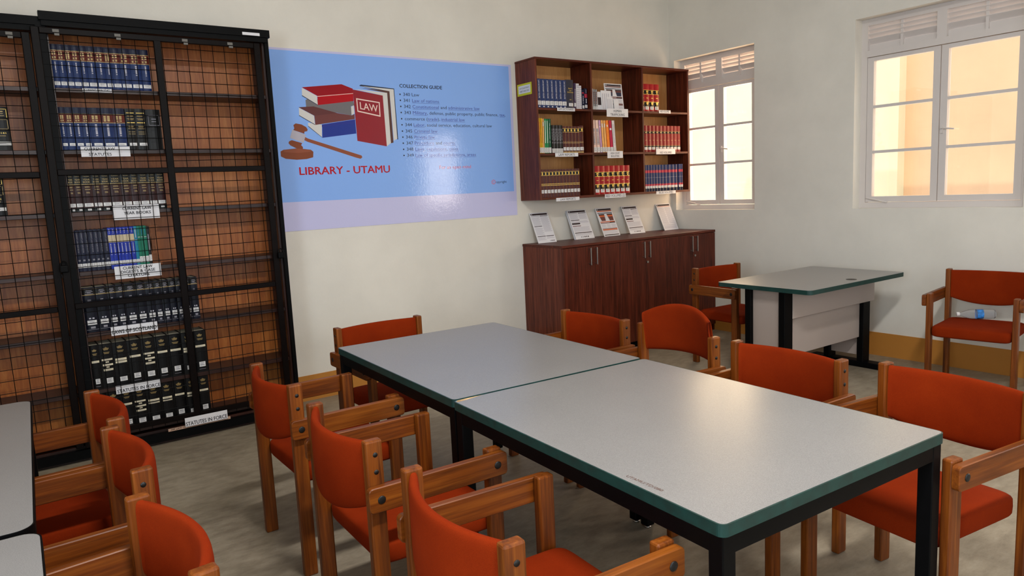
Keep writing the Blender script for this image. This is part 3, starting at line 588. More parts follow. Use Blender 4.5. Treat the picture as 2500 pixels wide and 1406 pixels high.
book(-4.988, -4.905, BY, SHZ[1], 0.243, 0.17, 'wideblack', 'wide black book with a thin framed title ending the second caged shelf', 'black volumes on the second caged shelf')
row([-5.444, -5.412, -5.372, -5.320, -5.273, -5.226, -5.167, -5.114, -5.067, -5.018, -4.972, -4.922], BY, SHZ[2], 0.228, 0.17, 'year', '%s maroon and dark green year book from the left on the third caged shelf', 'year books on the third caged shelf')
row(even(-5.444, -5.270, 7), BY, SHZ[3], 0.246, 0.17, 'digest', '%s thin dark navy volume from the left on the fourth caged shelf', 'navy digests on the fourth caged shelf')
row(even(-5.270, -5.128, 7), BY, SHZ[3], 0.25, 0.17, 'tanblue', '%s bright blue volume with tan spine panel from the left on the fourth caged shelf', 'blue and tan volumes on the fourth caged shelf')
book(-5.128, -5.110, BY, SHZ[3], 0.25, 0.17, 'teal', 'teal volume between the bright blue and the green ones on the fourth caged shelf', 'green and teal volumes')
row(even(-5.110, -5.057, 3), BY, SHZ[3], 0.25, 0.17, 'greenb', ['green volume right beside the teal one on the fourth caged shelf', 'green volume in the middle of three on the fourth caged shelf', 'green volume right beside the thin black one on the fourth caged shelf'], 'green and teal volumes')
book(-5.057, -5.040, BY, SHZ[3], 0.245, 0.17, 'blackthin', 'thin black volume at the right end of the row on the fourth caged shelf', 'black volumes on the fourth caged shelf')
row([-5.444, -5.372, -5.311, -5.264, -5.215, -5.157, -5.102, -5.051, -5.012, -4.967, -4.925, -4.878, -4.842, -4.795], BY, SHZ[4], 0.272, 0.18, 'scot', '%s dark navy volume from the left on the fifth caged shelf', 'navy volumes on the fifth caged shelf')
row([-5.444, -5.392, -5.320, -5.241, -5.162, -5.085, -5.008, -4.928, -4.858, -4.778], BY, SHZ[5], 0.272, 0.18, ['statute', 'statute3', 'statute2', 'statute', 'statute3', 'statute', 'statute', 'statute2', 'statute'], '%s black volume with a gold crown from the left on the sixth caged shelf', 'black crowned volumes on the sixth caged shelf')
row([-5.444, -5.385, -5.311, -5.242, -5.166, -5.085, -5.011, -4.936, -4.862, -4.790], BY, SHZ[6], 0.255, 0.18, ['statute', 'statute', 'statute', 'statute3', 'statute2', 'statute2', 'statute', 'statute2', 'statute'], '%s black crowned volume from the left on the lowest caged shelf', 'black crowned volumes on the lowest caged shelf')
row([-5.84, -5.765, -5.682], BY, SHZ[1], 0.24, 0.18, 'oldgold', ['black gold-framed volume at the very left picture edge on the second shelf', 'black gold-framed volume with a white sticker ending the row of the nearly empty bookcase'], 'old gold-framed volumes')
book(-5.83, -5.748, BY, SHZ[2], 0.234, 0.18, 'oldgold', 'black gold-framed volume alone on the third shelf of the nearly empty bookcase', 'old gold-framed volumes')
# curved brown card folder propping the fourth row
f = MB(); N = 10
for i in range(N):
    z0, z1 = 0.25 * i / N, 0.25 * (i + 1) / N
    def cx_(z): t = z / 0.25; return 0.052 - 0.14 * t * (1 - t) * 0.9 if t > 0.25 else 0.052 - 0.14 * t * (1 - t) * 0.9 + 0.0
    for (ya, yb) in ((0, 0.15),):
        for o_ in (0, 0.0025): f.quad((cx_(z0) + o_, ya, z0), (cx_(z0) + o_, yb, z0), (cx_(z1) + o_, yb, z1), (cx_(z1) + o_, ya, z1))
        f.quad((cx_(z0), ya, z0), (cx_(z0) + .0025, ya, z0), (cx_(z1) + .0025, ya, z1), (cx_(z1), ya, z1))
        f.quad((cx_(z0), ya, z0), (cx_(z1), ya, z1), (0.004, ya + 0.004, z1), (0.004, ya + 0.004, z0))
tag(f.build('card_folder', plain('brown_card', (112, 66, 36), 0.6, 0.3, 0, 0.12), None, False, (-5.038, BY - 0.002, SHZ[3])), 'curved brown card folder propped at the end of the fourth caged row', 'folder')

def sign(name, x0, x1, z0, z1, y, lines_, label, mat=WHITE, ink=INK, bold=0.012, pad=0.9, curl=0.0, cat='sign', hfrac=None, dx=0.0, fill=None):
    """a strip of paper taped to a shelf edge, printed"""
    wd, hh = x1 - x0, z1 - z0; b = MB(); n = 6
    def yc(u): return -curl * (2 * u - 1) ** 2
    for i in range(n):
        u0, u1 = i / n, (i + 1) / n
        b.quad((wd * u0, yc(u0), 0), (wd * u1, yc(u1), 0), (wd * u1, yc(u1), hh), (wd * u0, yc(u0), hh), 0)
        b.quad((wd * u1, yc(u1) + .0012, 0), (wd * u0, yc(u0) + .0012, 0), (wd * u0, yc(u0) + .0012, hh), (wd * u1, yc(u1) + .0012, hh), 0)
        for z in (0, hh): b.quad((wd * u0, yc(u0), z), (wd * u1, yc(u1), z), (wd * u1, yc(u1) + .0012, z), (wd * u0, yc(u0) + .0012, z), 0)
    k = len(lines_); hf = hfrac or 0.62 / max(1, k)
    for i, (s_, pw, pzf) in enumerate(lines_):
        b.text(s_, (wd * (0.5 + dx), -curl - 0.0008, hh * pzf), (1, 0, 0), (0, 0, 1), hh * hf, wd * pw, 1, 'C', bold)
    o = b.build(name, [mat, ink], None, False, (x0, y, z0)); tag(o, label, cat, 'paper labels taped to the shelves'); return o
SY = -0.276
sign('shelf_label', -5.310, -5.158, 2.186, 2.206, SY, [('CURRENT LAW STAT.', .88, .25)], 'narrow white strip label under the blue volumes of the top caged shelf')
sign('shelf_label', -5.357, -5.099, 1.812, 1.871, SY, [('CURRENT LAW', .62, .62), ('STATUTES', .46, .10)], 'white paper sign reading CURRENT LAW STATUTES on the second caged shelf', hfrac=.28, dx=-.12)
sign('shelf_label', -5.232, -4.975, 1.434, 1.519, SY, [('CURRENT LAW', .62, .68), ('YEAR BOOKS', .58, .36)], 'white paper sign reading CURRENT LAW YEAR BOOKS on the third caged shelf', hfrac=.2, dx=.02, curl=.002)
sign('shelf_label', -5.260, -5.003, 1.076, 1.154, SY, [('CURRENT LAW', .64, .72), ('DIGESTS & CASE', .74, .42), ('CITATORS', .46, .12)], 'white paper sign reading CURRENT LAW DIGESTS & CASE CITATORS on the fourth caged shelf', hfrac=.22, curl=.002)
sign('shelf_label', -5.318, -5.060, 0.736, 0.790, SY, [('LAWS OF SCOTLAND', .95, .18)], 'white paper sign reading LAWS OF SCOTLAND on the fifth caged shelf', hfrac=.42, curl=.001)
sign('shelf_label', -5.331, -5.078, 0.372, 0.424, SY, [('STATUTES IN FORCE', .95, .12)], 'white paper sign reading STATUTES IN FORCE on the sixth caged shelf', hfrac=.40, curl=.001)
sign('shelf_label', -4.972, -4.710, 0.090, 0.148, -0.322, [('STATUTES IN FORCE', .97, .10)], 'white paper sign reading STATUTES IN FORCE at the foot of the caged bookcase', hfrac=.42)
sign('shelf_label', -5.072, -4.690, 0.078, 0.096, -0.306, [('349 LAW OF SPECIFIC JURISDICTIONS & AREAS', .92, .25)], 'thin beige strip label reading 349 LAW under the lowest sign', mat=paper('beige_paper', (196, 160, 138)))
sign('rail_card', -4.380, -4.270, 2.572, 2.590, -0.328, [], 'blank white card stuck on the black top rail of the caged bookcase')

# ---------------------------------------------------------------- wall cabinet
wc = thing('wall_cabinet', (-1.01, 0, 1.40), 0, 'dark walnut open wall cabinet of nine compartments hung beside the small window', 'cabinet'); X0, X1 = -0.964, 0.966; D = -0.282
ZH = 1.185; t = 0.021
MB().bbox(X0, X0 + 0.02, D, -0.002, 0, ZH, .001, 1).build('side_panel', LIT_SIDE, wc); MB().bbox(X1 - 0.02, X1, D, -0.002, 0, ZH, .001, 1).build('side_panel', WAL[2], wc)
MB().bbox(X0 - .003, X1 + .003, D - .004, -0.002, ZH, ZH + 0.016, .001, 1).build('top_panel', WAL[0], wc); MB().bbox(X0 + .02, X1 - .02, D, -0.002, 0, t, .001, 1).build('bottom_panel', WAL[0], wc)
MB().box(X0 + .02, X1 - .02, -0.012, -0.003, t, ZH).build('back_panel', PLY, wc)
DV = (-1.340 + 1.01, -0.690 + 1.01); CZ = [1.421, 1.800, 2.184]
for x in DV: MB().bbox(x - .01, x + .01, D + .002, -0.012, t, ZH, .001, 1).build('divider', WAL[2], wc)
cols = [(X0 + .02, DV[0] - .01), (DV[0] + .01, DV[1] - .01), (DV[1] + .01, X1 - .02)]
for a, b in cols:
    for z in CZ[1:]: MB().bbox(a, b, D + .002, -0.012, z - 1.40 - 0.019, z - 1.40, .001, 1).build('shelf', WAL[0], wc)
CY = -0.252
row(even(-1.942, -1.612, 7), CY, CZ[2], 0.244, 0.17, 'dict', '%s blue dictionary volume from the left in the top left compartment', 'blue dictionary volumes in the wall cabinet')
book(-1.612, -1.530, CY, CZ[2], 0.250, 0.18, 'blackdict', 'thick dark dictionary with gold title beside the blue dictionary volumes', None)
book(-1.527, -1.503, CY, CZ[2], 0.225, 0.16, 'purple', 'thin purple book between the dark dictionary and the white spines', None, 0.02)
row([-1.497, -1.462, -1.435], CY, CZ[2], [0.222, 0.205], 0.15, 'whitespine', ['taller white-spined book in the top left compartment', 'shorter white-spined book in the top left compartment'], 'white-spined books')
book(-1.430, -1.405, CY, CZ[2], 0.172, 0.13, 'smallnavy', 'small navy book with a red band beside the white spines', None)
book(-1.402, -1.367, CY, CZ[2], 0.184, 0.14, 'flagnavy', 'small navy book with a red patch at the right end of the top left row', None)
row([-1.318, -1.296, -1.272, -1.246], CY, CZ[2], [0.186, 0.182, 0.180], 0.14, ['t_white', 't_lgrey', 't_lgrey'], ['white booklet against the left wall of the human trafficking compartment', 'brown and grey booklet second from the left in the human trafficking compartment', 'brown and grey booklet third from the left in the human trafficking compartment'], 'booklets in the top middle compartment')
row([-0.672, -0.640, -0.574, -0.508, -0.440], CY, CZ[2], 0.258, 0.18, 'redgold', ['red and black volume half hidden by the divider in the top right compartment', 'red and black volume second from the left in the top right compartment', 'red and black volume third from the left in the top right compartment', 'red and black volume at the right end of the top right row'], 'red volumes in the top right compartment')
row([-1.942, -1.918, -1.898, -1.878, -1.854, -1.832, -1.803], CY, CZ[1], [0.298, 0.298, 0.296, 0.294, 0.292, 0.296], 0.2, ['t_yellow', 't_yellow', 't_lorange', 't_grn', 't_grn', 't_dgrn'],
    ['yellow report at the left end of the middle left row', 'yellow report second in the middle left row', 'pale orange report between the yellow and the green ones', 'green report beside the pale orange one', 'green report beside the dark green one', 'dark green report beside the thin black ones'], 'coloured law reports', 0.012)
row(even(-1.797, -1.672, 7), CY, CZ[1], 0.242, 0.17, ['t_black', 't_grey', 't_black', 't_grey', 't_black', 't_grey', 't_black'], '%s thin dark grey report from the left in the middle left compartment', 'dark grey law reports')
row([-1.670, -1.632, -1.594, -1.556, -1.516, -1.476, -1.428], CY, CZ[1], [0.234, 0.234, 0.234, 0.234, 0.234, 0.240], 0.17, 'brownlaw', '%s brown gold-banded law report from the left in the middle left compartment', 'brown law reports')
row([-1.312, -1.266, -1.226, -1.198, -1.168, -1.140, -1.100, -1.062, -1.024], CY, CZ[1], 0.292, 0.2, ['t_pink', 't_pink', 't_lilac', 't_lorange', 't_lorange', 't_orange', 't_magenta', 't_white'],
    ['pale pink printed bulletin at the left end of its compartment', 'pale pink printed bulletin second from the left', 'lilac bulletin in the middle of the cabinet', 'pale orange bulletin beside the lilac one', 'pale orange bulletin beside the bright orange one', 'bright orange bulletin in the middle of the cabinet', 'magenta bulletin beside the bright orange one', 'white bulletin at the right end of the bulletin row'], 'leaning bulletins', -0.06)
row(even(-0.660, -0.142, 10), CY, CZ[1], 0.252, 0.17, 'redband', '%s narrow red volume from the left in the middle right compartment', 'narrow red volumes')
row(even(-1.942, -1.490, 12), CY, CZ[0], 0.242, 0.17, 'maroongold', '%s maroon gold-banded report from the left in the bottom left compartment', 'maroon law reports')
row(even(-1.312, -0.862, 7), CY, CZ[0], 0.260, 0.18, 'redgold', '%s red and gold volume from the left in the bottom middle compartment', 'red and gold volumes')
row([-0.662, -0.630, -0.594, -0.556, -0.520, -0.478, -0.436, -0.394, -0.346, -0.292, -0.240, -0.194], CY, CZ[0], 0.256, 0.17, 'bluered', '%s blue volume with red bands from the left in the bottom right compartment', 'blue volumes')
row([-0.180, -0.145, -0.112], CY, CZ[0], 0.258, 0.17, 'bluered', ['blue red-banded volume left of the pair standing apart in the bottom right compartment', 'blue red-banded volume right of the pair standing apart in the bottom right compartment'], 'blue volumes')
Y2 = -0.2845
sign('shelf_label', -1.748, -1.547, 2.160, 2.188, Y2, [('LAW DICTIONARIES', .86, .28)], 'white strip label reading LAW DICTIONARIES on the wall cabinet', bold=0.0)
sign('shelf_label', -1.166, -0.894, 2.122, 2.196, Y2, [('HUMAN', .36, .56), ('TRAFFICKING', .66, .12)], 'white paper label reading HUMAN TRAFFICKING on the wall cabinet', bold=0.0, hfrac=.3)
sign('shelf_label', -0.476, -0.313, 2.168, 2.198, Y2, [('RED VOLUMES', .78, .3)], 'small white label reading RED VOLUMES on the upper right shelf edge', bold=0.0)
sign('shelf_label', -1.790, -1.527, 1.768, 1.801, Y2, [('LAW REPORTS', .7, .22)], 'white label reading LAW REPORTS under the coloured reports', bold=0.0)
sign('shelf_label', -1.172, -0.976, 1.748, 1.812, Y2, [('HIGH COURT', .58, .56), ('BULLETINS', .52, .14)], 'white label under the leaning bulletins in the middle of the cabinet', bold=0.0, hfrac=.28)
sign('shelf_label', -0.528, -0.254, 1.776, 1.828, Y2, [('RED VOLUMES', .6, .14)], 'white label reading RED VOLUMES propped under the narrow red volumes', bold=0.0, hfrac=.36)
sign('shelf_label', -1.798, -1.529, 1.382, 1.412, Y2, [('LAW REPORTS', .66, .2)], 'white label reading LAW REPORTS on the bottom edge of the wall cabinet', bold=0.0)
sign('shelf_label', -1.218, -0.952, 1.384, 1.420, Y2, [('RED VOLUMES (2)', .9, .24)], 'white label reading RED VOLUMES (2) on the bottom edge of the wall cabinet', bold=0.0)
sign('shelf_label', -0.536, -0.258, 1.390, 1.420, Y2, [('BLUE VOLUMES', .72, .24)], 'white label reading BLUE VOLUMES on the bottom edge of the wall cabinet', bold=0.0)
y_ = MB(); y_.box(-0.0012, 0, -0.103, 0.103, -0.05, 0.05, 0); y_.quad((-.0016, .085, -.032), (-.0016, -.085, -.032), (-.0016, -.085, .034), (-.0016, .085, .034), 1)
y_.text('LAW COLLECTION BY', (-.002, 0, .006), (0, -1, 0), (0, 0, 1), .013, .135, 2, 'C'); y_.text('SUBJECTS AND CODES', (-.002, 0, -.020), (0, -1, 0), (0, 0, 1), .013, .13, 2, 'C')
tag(y_.build('yellow_notice', [YEL, WHITE, NAVYINK], None, False, (-1.9755, -0.128, 2.353)), 'small yellow-bordered notice stuck on the side of the wall cabinet', 'sign')

# ---------------------------------------------------------------- leaflets: card sheets of A4 size with printed blocks
def leaflet(kind, label, loc, tilt, w_=0.21, h_=0.297, group='printed boards leaning on the wall', extra=False):
    r = thing('info_leaflet', loc, 0, label, 'leaflet', group); r.rotation_euler = (tilt, 0, 0)
    MB().box(-w_ / 2, w_ / 2, 0, 0.004, 0, h_).build('board', WHITE, r)
    if extra: MB().box(-w_ / 2 - 0.006, w_ / 2 - 0.012, 0.012, 0.016, 0, h_).build('rear_board', WHITE, r)
    b = MB(); MM = [DKINK, GREYINK, LGREY, ORG, BRNINK, NAVYINK, WHITE]; e = -0.0006
    def R(u0, u1, v0, v1, m, k=0): b.quad((-w_ / 2 + w_ * u0, e - k * .0003, h_ * v0), (-w_ / 2 + w_ * u1, e - k * .0003, h_ * v0), (-w_ / 2 + w_ * u1, e - k * .0003, h_ * v1), (-w_ / 2 + w_ * u0, e - k * .0003, h_ * v1), m)
    def rows_(u0, u1, v0, v1, n, m=2):
        for i in range(n):
            g = (v1 - v0) / n; R(u0, u1 - (0.06 if i % 3 == 2 else 0), v0 + g * i, v0 + g * i + g * .42, m)
    R(.05, .95, .91, .965, 0); R(.09, .13, .925, .95, 6, 1)
    if kind == 'text':
        R(.06, .48, .87, .885, 1); R(.52, .95, .87, .888, 0); rows_(.06, .48, .57, .85, 14); rows_(.52, .95, .36, .85, 24); R(.06, .48, .535, .553, 0)
        rows_(.06, .48, .26, .51, 12); R(.06, .50, .205, .225, 0); R(.53, .95, .205, .225, 0); rows_(.06, .48, .09, .19, 5); rows_(.53, .95, .13, .19, 3)
        for k in range(4): R(.66 + k * .07, .70 + k * .07, .04, .07, 0 if k else 1)
    elif kind == 'bars':
        R(.05, .5, .875, .888, 1); R(.55, .95, .87, .89, 0); rows_(.06, .48, .68, .85, 8); rows_(.54, .95, .68, .85, 8); R(.05, .5, .635, .655, 0); rows_(.06, .95, .55, .62, 3)
        R(.05, .48, .5, .55, 0); R(.05, .48, .435, .455, 4); rows_(.06, .9, .26, .42, 8); R(.05, .95, .2, .225, 0); R(.05, .95, .165, .175, 1); rows_(.06, .9, .12, .16, 2)
        for k in range(5): R(.3 + k * .09, .35 + k * .09, .05, .09, 0 if k > 1 else 1)
    elif kind == 'chart':
        R(.05, .95, .865, .9, 3 if group.startswith('printed') else 4); R(.05, .95, .80, .825, 5)
        c2 = 3 if group.startswith('printed') else 4
        for u0 in (.08, .58):
            for (v0, v1, m) in ((.74, .78, 0), (.68, .74, c2), (.54, .68, 4 if c2 == 3 else 5)):
                s0, s1 = (.78 - v0) * .35, (.78 - v1) * .35
                b.add([(-w_ / 2 + w_ * (u0 + s0), e, h_ * v0), (-w_ / 2 + w_ * (u0 + .36 - s0 * .3), e, h_ * v0), (-w_ / 2 + w_ * (u0 + .36 - s1 * .3), e, h_ * v1), (-w_ / 2 + w_ * (u0 + s1), e, h_ * v1)], [(0, 1, 2, 3)], m)
        R(.05, .95, .49, .52, c2); R(.05, .62, .45, .475, 4); R(.62, .95, .455, .49, 0); rows_(.06, .34, .3, .43, 6); rows_(.38, .62, .3, .43, 6); rows_(.66, .95, .3, .43, 6)
        R(.05, .95, .255, .275, 4); R(.05, .95, .21, .25, c2); R(.05, .95, .195, .203, 4); rows_(.06, .95, .09, .18, 5); R(.05, .95, .03, .06, 0)
    elif kind == 'table':
        R(.05, .95, .88, .892, 3); rows_(.06, .48, .24, .86, 24); rows_(.52, .95, .24, .86, 24); R(.05, .95, .19, .2, 1); rows_(.06, .95, .06, .17, 5)
    b.build('print', MM, r); return r
LZ = 1.0165; ti = -math.asin(0.125 / 0.297)
leaflet('text', 'grey printed leaflet leaning on the wall, leftmost on the cupboard top', (-1.793, -0.135, LZ), ti)
leaflet('bars', 'doubled white leaflet with dark bars, second from the left on the cupboard top', (-1.345, -0.140, LZ), ti, 0.232, 0.297, extra=True)
leaflet('chart', 'leaflet with orange chart panels in the middle of the cupboard top', (-0.995, -0.135, LZ), ti)
leaflet('bars', 'white leaflet with a shiny spot of light, beside the orange chart leaflet', (-0.648, -0.135, LZ), ti)
leaflet('table', 'cream leaflet printed with fine lines, on the cupboard top nearest the small window', (-0.152, -0.130, LZ), ti)
leaflet('chart', 'bluish leaflet with a chart leaning inside the human trafficking compartment', (-1.008, -0.238, CZ[2]), -0.12, 0.225, 0.25, 'leaflets in the wall cabinet')
for x, wd, hh, y, lean, lab in ((-1.125, 0.125, 0.178, -0.246, -.05, 'white folded brochure in front of the bluish chart leaflet'), (-1.085, 0.075, 0.122, -0.252, -.08, 'short ribbed white brochure in the human trafficking compartment'), (-1.008, 0.062, 0.098, -0.256, -.1, 'small plain white slip standing behind the human trafficking label'), (-1.195, 0.080, 0.165, -0.240, -.05, 'pale brochure with a dark panel in the human trafficking compartment')):
    b = MB().box(-wd / 2, wd / 2, 0, 0.006, 0, hh, 0)
    if 'dark panel' in lab: b.quad((-wd * .4, -.0006, hh * .28), (wd * .4, -.0006, hh * .28), (wd * .4, -.0006, hh * .7), (-wd * .4, -.0006, hh * .7), 1)
    elif 'slip' not in lab:
        for k in range(4): b.quad((-wd * .4 + wd * .2 * k, -.0006, hh * .05), (-wd * .33 + wd * .2 * k, -.0006, hh * .05), (-wd * .33 + wd * .2 * k, -.0006, hh * .85), (-wd * .4 + wd * .2 * k, -.0006, hh * .85), 2)
    o = b.build('brochure', [WHITE, DKINK, LGREY], None, False, (x, y, CZ[2])); o.rotation_euler = (lean, 0, 0); tag(o, lab, 'brochure', 'brochures in the wall cabinet')

# ---------------------------------------------------------------- low cupboard
cb = thing('low_cupboard', (-0.99, 0, 0), 0, 'long dark walnut cupboard with steel handles under the wall cabinet', 'cupboard'); a, b = -0.988, 0.984; FD = -0.543
MB().bbox(a - .004, b + .004, -0.562, -0.003, 0.992, 1.0145, .0015, 1).build('top_panel', WAL[0], cb)
MB().box(a, a + .02, FD, -.004, 0.0, .992).build('side_panel', LIT_SIDE, cb); MB().box(b - .02, b, FD, -.004, 0.0, .992).build('side_panel', WAL[2], cb)
MB().box(a + .02, b - .02, FD, -.004, .06, .08).box(a + .02, b - .02, -.02, -.004, .08, .992).build('carcass', WAL[0], cb)
MB().box(a + .02, b - .02, FD + .03, FD + .05, 0, .06).build('plinth', BLK, cb)
for k in range(6):
    x0, x1 = a + (b - a) * k / 6 + .0015, a + (b - a) * (k + 1) / 6 - .0015
    d = MB().bbox(x0, x1, FD - .018, FD - .001, .065, .988, .0012, 1).build('door', WAL[2], cb)
    hx = x1 - .034 if k % 2 == 0 else x0 + .034
    h = MB(); y0, y1 = FD - .018, FD - .046; h.bbox(hx - .005, hx + .005, y1 - .005, y1 + .005, .826, .976, .002, 2)
    for z in (.838, .964): h.tube((hx, y0, z), (hx, y1, z), .0045, 10)
    h.build('handle', CHROME, d)
    if k in (3, 5): MB().tube((x0 + .018, FD - .018, .785), (x0 + .018, FD - .028, .785), .011, 16).box(x0 + .0165, x0 + .0195, FD - .0285, FD - .028, .779, .791).build('lock', CHROME, d)

# ---------------------------------------------------------------- armchairs
def make_chair():
    r = thing('armchair', (0, 0, 0), 0, 'x', 'chair', 'oak armchairs')
    LX = 0.25
    for s in (-1, 1):
        MB().bbox(s * LX - .0165, s * LX + .0165, -.027, .027, 0, .79, .006, 2).build('rear_leg', OAK[2], r)
        MB().bbox(s * LX - .0165, s * LX + .0165, .387, .441, 0, .664, .006, 2).build('front_leg', OAK[2], r)
        x0 = LX + .0168; xa, xb = (x0, x0 + .025) if s > 0 else (-x0 - .025, -x0)
        bm = bmesh.new(); bmesh.ops.create_cube(bm, size=1.0)       # armrest: deep board with rounded ends
        for v in bm.verts: v.co = Vector(((xa + xb) / 2 + v.co.x * (xb - xa), .206 + v.co.y * .484, .6165 + v.co.z * .077))
        ends = [e for e in bm.edges if abs(e.verts[0].co.y - e.verts[1].co.y) < 1e-5 and abs(e.verts[0].co.z - e.verts[1].co.z) < 1e-5]
        bmesh.ops.bevel(bm, geom=ends, offset=.013, segments=4, profile=.5, affect='EDGES'); bmesh.ops.bevel(bm, geom=list(bm.edges), offset=.0025, segments=1, affect='EDGES')
        me = bpy.data.meshes.new('armrest'); bm.to_mesh(me); bm.free(); me.materials.append(OAK[1]); put('armrest', me, r)
        xo = s * (x0 + .025)
        for y in (.002, .410): MB().lathe([(0, .0), (0, .0125), (.0015, .0125), (.003, .009), (.0035, 0)], (xo, y, .6165), (s, 0, 0), 16).build('bolt', HOLE, r, True)
        xp = s * (LX + .0165)
        for z in (.747, .694): MB().lathe([(0, .0), (0, .0075), (.001, .0075), (.0013, 0)], (xp, .002, z), (s, 0, 0), 14).build('bolt', HOLE, r, True)
    superpad(.2325, .225, .044, .35, .16, 0, .236, .408, 56, 20).build('seat', FAB, r, True)
    bk = MB(); N = 28; Mn = 20; vs_ = []; HB = .2335
    for i in range(N + 1):
        u = -1 + 2 * i / N; x = HB * u; yc = -.058 * (1 - u * u) - .002; zb = .583 - .050 * (1 - abs(u) ** 2.2); zt = .781 - .003 * (1 - u * u); zc, hz = (zb + zt) / 2, (zt - zb) / 2; ht = .0155 if abs(u) < .999 else .013
        for j in range(Mn):
            q = 2 * math.pi * j / Mn; vs_.append((x, yc + ht * spow(math.cos(q), .7), zc + hz * spow(math.sin(q), .28)))
    fs = [(i * Mn + j, i * Mn + (j + 1) % Mn, (i + 1) * Mn + (j + 1) % Mn, (i + 1) * Mn + j) for i in range(N) for j in range(Mn)] + [tuple(range(Mn)), tuple(N * Mn + j for j in range(Mn - 1, -1, -1))]
    bk.add(vs_, [f[::-1] for f in fs]).build('backrest', FAB, r, True)
    return r
proto = make_chair(); chairs = [
 # x, y of the middle between the rear legs, facing angle, label
 (-4.945, -2.230, -90, 'oak armchair nearest the caged bookcase, on the left of the long table'),
 (-4.985, -3.040, -91.5, 'middle one of the three oak armchairs on the left of the long table'),
 (-5.022, -3.815, -94, 'oak armchair closest to the viewer, with its back at the bottom centre'),
 (-5.572, -2.203, 92.7, 'oak armchair at the left table, farthest of the three in that row'),
 (-5.580, -2.803, 92.2, 'oak armchair at the left table, middle of the three in that row'),
 (-5.588, -3.505, 95.2, 'oak armchair at the left table, nearest of three and cut by the bottom edge'),
 (-4.095, -1.445, 180, 'oak armchair behind the far end of the long table, in front of the back wall'),
 (-3.155, -2.235, 89, 'oak armchair on the window side of the long table, in front of the cupboard'),
 (-3.180, -2.860, 84, 'oak armchair with a loose backrest pushed up above its posts'),
 (-3.210, -3.480, 87.5, 'oak armchair on the window side of the long table, in front of the small desk'),
 (-3.185, -4.115, 82.3, 'oak armchair at the near right corner of the long table, largest on that side'),
 (-0.925, -1.310, 176, 'oak armchair standing behind the small desk beside the cupboard'),
 (-0.235, -3.100, 98, 'oak armchair against the window wall with a plastic bottle on its seat'),
]
for i, (x, y, ang, lab) in enumerate(chairs):
    c = proto if i == 0 else dup(proto)
    c.location = (x, y, 0); c.rotation_euler = (0, 0, math.radians(ang)); c['label'] = lab
    if 'loose backrest' in lab:
        for ch in c.children:
            if ch.name.startswith('backrest'):
                ch['label'] = 'orange backrest slipped upwards, upside down'; ch.matrix_local = Matrix.Translation((0.004, -.004, .752)) @ Matrix.Rotation(math.radians(-6), 4, 'X') @ Matrix.Rotation(math.radians(181.2), 4, 'Y') @ Matrix.Translation((0, 0, -.682))

# ---------------------------------------------------------------- tables
def table(name, cx, cy, rz, w_, l_, label, rad=.02, edge=EDGE, green=True, apron_in=.008, legin=0.0, group=None):
    r = thing(name, (cx, cy, 0), math.radians(rz), label, 'table', group); a, b = w_ / 2, l_ / 2
    o = rrect(-a, a, -b, b, rad, 6); i_ = rrect(-a + .004, a - .004, -b + .004, b - .004, rad - .004 if rad > .006 else .002, 6)
    MB().prism(i_, .721, .7505, 0).build('tabletop', LAM, r)
    ring(MB(), o, i_, .720, .7500).build('edge_band', edge, r)
    f = MB(); p, q = a - apron_in, b - apron_in
    f.box(-p, p, -q, -q + .025, .672, .7205); f.box(-p, p, q - .025, q, .672, .7205); f.box(-p, -p + .025, -q + .025, q - .025, .672, .7205); f.box(p - .025, p, -q + .025, q - .025, .672, .7205)
    f.build('apron', BLK, r)
    for sx in (-1, 1):
        for sy in (-1, 1):
            x, y = sx * (a - apron_in - .021), sy * (b - apron_in - .021 - legin)
            l = MB().bbox(x - .022, x + .022, y - .022, y + .022, .012, .7195, .003, 1).build('leg', BLK, r)
            MB().lathe([(0, 0), (0, .016), (.006, .016), (.008, .009), (.0125, .009), (.0125, 0)], (x, y, 0), (0, 0, 1), 14).build('glide', CHROME, l, True)
    return r
t1 = table('reading_table', -4.043, -2.405, -2.6, .932, 1.232, 'grey laminate table with green edging, the farther of the two pushed end to end')
t2 = table('reading_table', -4.106, -3.655, -2.9, .940, 1.250, 'grey laminate table with a chipped corner, the nearer of the two pushed end to end')
ch = MB(); ch.poly([(-.466, .600, .7508), (-.440, .602, .7508), (-.385, .612, .7508), (-.345, .621, .7508), (-.39, .6215, .7508), (-.452, .6205, .7508)])
ch.build('chipped_corner', plain('bare_chipboard', (188, 156, 116), 0.8, 0.2, 0, 0.2), t2)
tx = MB().text('UTAMU/TD/080', (0, 0, 0), (.035, -1, 0), (1, .035, 0), .011, .125, 0); o = tx.build('asset_number', paper('marker_ink', (92, 62, 52)), t2, False, (-.449, -.285, .7509))
t3 = table('reading_table', -6.268, -2.458, -1.8, .93, 1.44, 'grey table with rounded corners at the left picture edge, the farther of two', .045, BLK, legin=.16)
t4 = table('reading_table', -6.292, -3.925, -1.0, .93, 1.44, 'grey table with rounded corners at the bottom left picture corner, the nearer of two', .045, BLK, legin=.16)

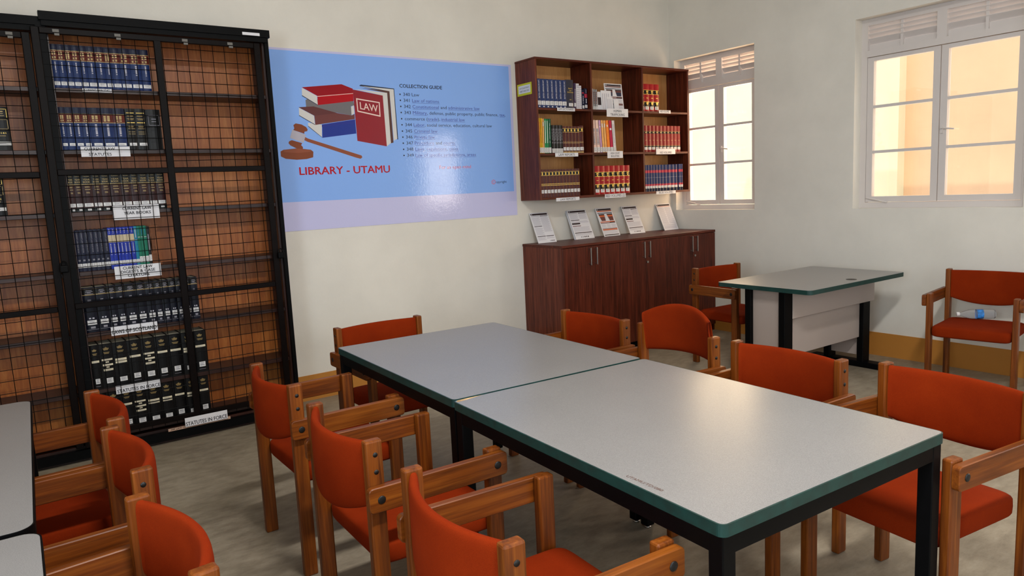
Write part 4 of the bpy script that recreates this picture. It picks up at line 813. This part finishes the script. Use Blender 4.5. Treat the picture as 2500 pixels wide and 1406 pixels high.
# desk by the window
dk = thing('small_desk', (-0.915, -2.172, 0), math.radians(-1.0), 'small grey-topped desk with a cable hole standing under the window', 'desk'); a, b = .605, .385
o = rrect(-a, a, -b, b, .035, 6); i_ = rrect(-a + .004, a - .004, -b + .004, b - .004, .031, 6)
MB().prism(i_, .721, .7505).build('desktop', LAM, dk); ring(MB(), o, i_, .720, .75).build('edge_band', EDGE, dk)
MB().lathe([(0, 0), (0, .034), (.001, .037), (.0018, .034), (.0018, 0)], (.035, -.292, .7503), (0, 0, 1), 24).build('cable_hole', HOLE, dk, True)
PANEL = plain('pale_panel', (172, 158, 150), 0.45, 0.5)
for sx in (-1, 1):
    x0, x1 = (-.545, -.45) if sx < 0 else (.455, .55)
    e = bpy.data.objects.new('end_frame', None); C.objects.link(e); e.parent = dk
    MB().bbox(x0, x1, -.15, -.10, .04, .72, .003, 1).build('upright', BLK, e); MB().bbox(x0, x1, .13, .18, .04, .72, .003, 1).build('upright', BLK, e)
    MB().box(x0 + .03, x0 + .05, -.10, .13, .09, .715).build('end_panel', PANEL, e)
    MB().bbox(x0, x1, -.28, .30, 0.0, .045, .006, 2).build('foot_bar', BLK, e)
MB().bbox(-.455, .62 - .02, -.155, -.135, .515, .718, .002, 1).build('apron_panel', PANEL, dk)
MB().bbox(-.448, .453, -.120, -.102, .24, .515, .002, 1).build('modesty_panel', PANEL, dk)

# ---------------------------------------------------------------- bottle on the chair by the window wall
bo = thing('water_bottle', (-0.243, -3.149, 0.4855), math.radians(-51), 'empty clear plastic bottle with a blue label lying on a chair seat', 'bottle')
MB().lathe([(0, 0), (0, .022), (.006, .031), (.012, .0325), (.13, .0325), (.135, .031), (.16, .0325), (.185, .028), (.212, .016), (.222, .0125), (.235, .0125), (.235, .0)][::-1] and [(0, 0), (0, .022), (.006, .031), (.012, .0325), (.14, .0325), (.165, .030), (.19, .022), (.212, .0135), (.235, .0125), (.235, 0)], (0, 0, 0), (-1, 0, 0), 28).build('bottle_body', PLAS, bo, True)
MB().lathe([(.078, .0329), (.118, .0329)], (0, 0, 0), (-1, 0, 0), 28).build('bottle_label', plain('blue_bottle_label', (50, 120, 200), .3, .5, 0, .35), bo, True)
MB().lathe([(.222, 0), (.222, .0155), (.238, .0155), (.24, .014), (.24, 0)], (0, 0, 0), (-1, 0, 0), 20).build('bottle_cap', STICK, bo, True)
